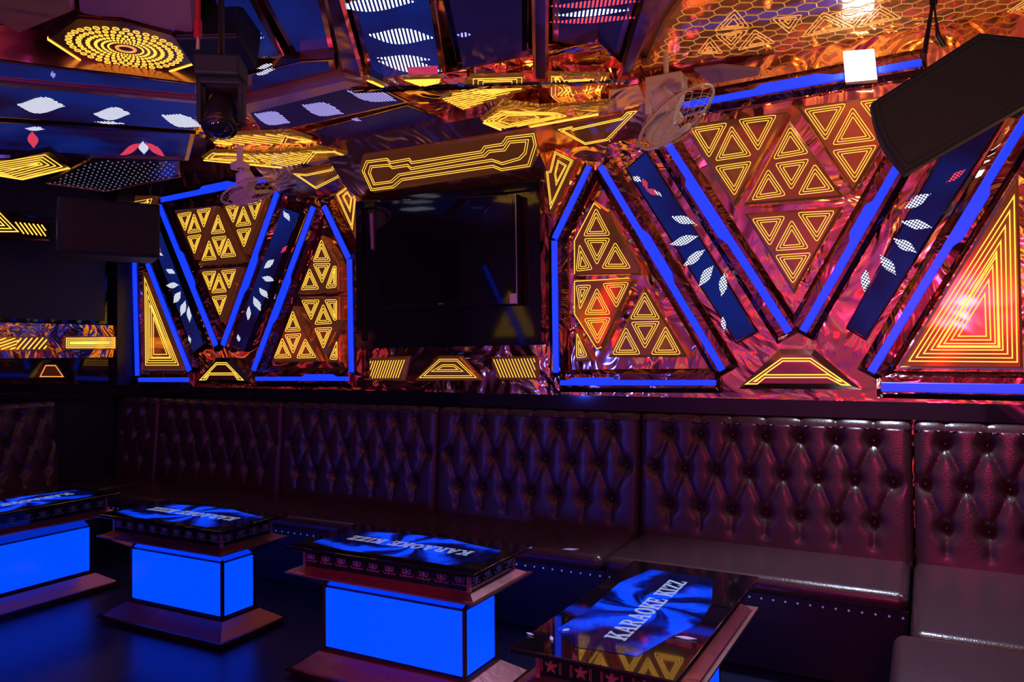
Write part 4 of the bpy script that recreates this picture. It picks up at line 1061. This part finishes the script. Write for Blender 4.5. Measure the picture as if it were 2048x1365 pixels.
table('glowing blue karaoke table in front of the middle of the banquette, red copper rim', (-2.06, 2.835, 0), math.pi)
table('smaller looking blue karaoke table, second from the left', (-3.52, 2.87, 0), math.pi+.01, L=.95, W=.46)
table('blue karaoke table cut off by the left edge of the picture', (-4.72, 2.62, 0), -math.pi/2)

# lilac flecks; those on the table glass are reflections built as pieces
def fleck(px, py, z, L, W, ang, label, cat='petal'):
    c = CE(z).at(px, py); g = G(); pts = petal2((0, 0), L, W, ang, 6); n = len(pts)
    vs = [(c.x+x, c.y+y, z+.001+.06*(x*x+y*y)) for x, y in pts]+[(c.x+x, c.y+y, z+.003+.06*(x*x+y*y)) for x, y in pts]
    g.add(vs, [list(range(n))[::-1], [n+i for i in range(n)]]+[(i, (i+1) % n, n+(i+1) % n, n+i) for i in range(n)])
    return tag(g.mesh('lilac_fleck', 'petal', smooth=False), label, cat, 'lilac marks')
fleck(1141, 1100, .437, .085, .035, .5, 'lilac petal shape on the seat edge behind the two front tables')
fleck(1372, 1278, .585, .065, .022, .15, 'lilac petal-shaped reflection on the front right table, right of the lettering')
fleck(1060, 1270, .585, .03, .012, -.2, 'tiny lilac reflection scrap near the left corner of the front right table')
fleck(1103, 1279, .585, .04, .012, -1.0, 'curved lilac reflection scrap on the left part of the front right table')
fleck(1132, 1262, .585, .03, .015, 1.2, 'small lilac reflection scrap beside the picture on the front right table')

# ------------------------------------------------------------------ the unseen side of the room (seen only in the mirrors)
PF = PL((0, YF+.012, 0), (0, 1, 0), (-1, 0, 0)); PR = PL((XR-.012, 0, 0), (-1, 0, 0), (0, -1, 0))
nb_ = [((-5.6,2.7),(-4.9,1.3)),((-4.2,2.7),(-4.8,1.3)),((-3.6,1.3),(-3.0,2.7)),((-2.9,2.7),(-2.4,1.3)),((-1.6,2.7),(-1.0,1.3)),((-.3,2.7),(-.9,1.3))]
for i, ((xa, za), (xb, zb)) in enumerate(nb_):
    neon(PF, None, .05, .05, 'blue neon strip on the wall behind the viewer, number along the wall '+['one','two','three','four','five','six'][i], d2=[PF.d2(V((xa, YF, za))), PF.d2(V((xb, YF, zb)))], group='neon behind the viewer')
for i, (xa, za, xb, zb) in enumerate([(-2.2,1.3,-1.7,2.2),(-.75,1.4,-.45,2.3),(-3.9,1.5,-3.7,2.4),(.05,1.0,.42,1.9)]):
    neon(PF, None, .07, .07, ['red neon strip behind the viewer, middle','red neon strip behind the viewer, right','red neon strip behind the viewer, left','red neon strip behind the viewer, beside the right wall'][i], m='red_neon', d2=[PF.d2(V((xa, YF, za))), PF.d2(V((xb, YF, zb)))], group='red neon behind the viewer')
def rpanel(pl, c, s, label):
    r = thing('light_panel', label, 'light panel', c, 'gold panels behind the viewer')
    o = V(pl.d2(V(c)))
    slab(G(), pl, [(o.x-s, o.y-s*.9), (o.x+s, o.y-s*.9), (o.x, o.y+s)], 0, .03, .01).mesh('plate', 'acrylic', r)
    g = G()
    for i in range(5): ribbon(g, pl, [(o.x-s*.85, o.y-s*.8), (o.x+s*.85, o.y-s*.8), (o.x, o.y+s*.8)], i*.03, .012, .03)
    g.mesh('glowing_outline', 'yellow_line', r)
for i, x in enumerate((-5.2, -4.2, -2.6, -1.3, 0.1)): rpanel(PF, (x, YF, 2.0), .4, 'gold triangle panel behind the viewer, '+['first','second','third','fourth','fifth'][i]+' along the wall')
for i, y in enumerate((1.1, 2.3, 3.4)): rpanel(PR, (XR, y, 2.1), .42, 'gold triangle panel on the right wall, '+['near','middle','far'][i]+' one')
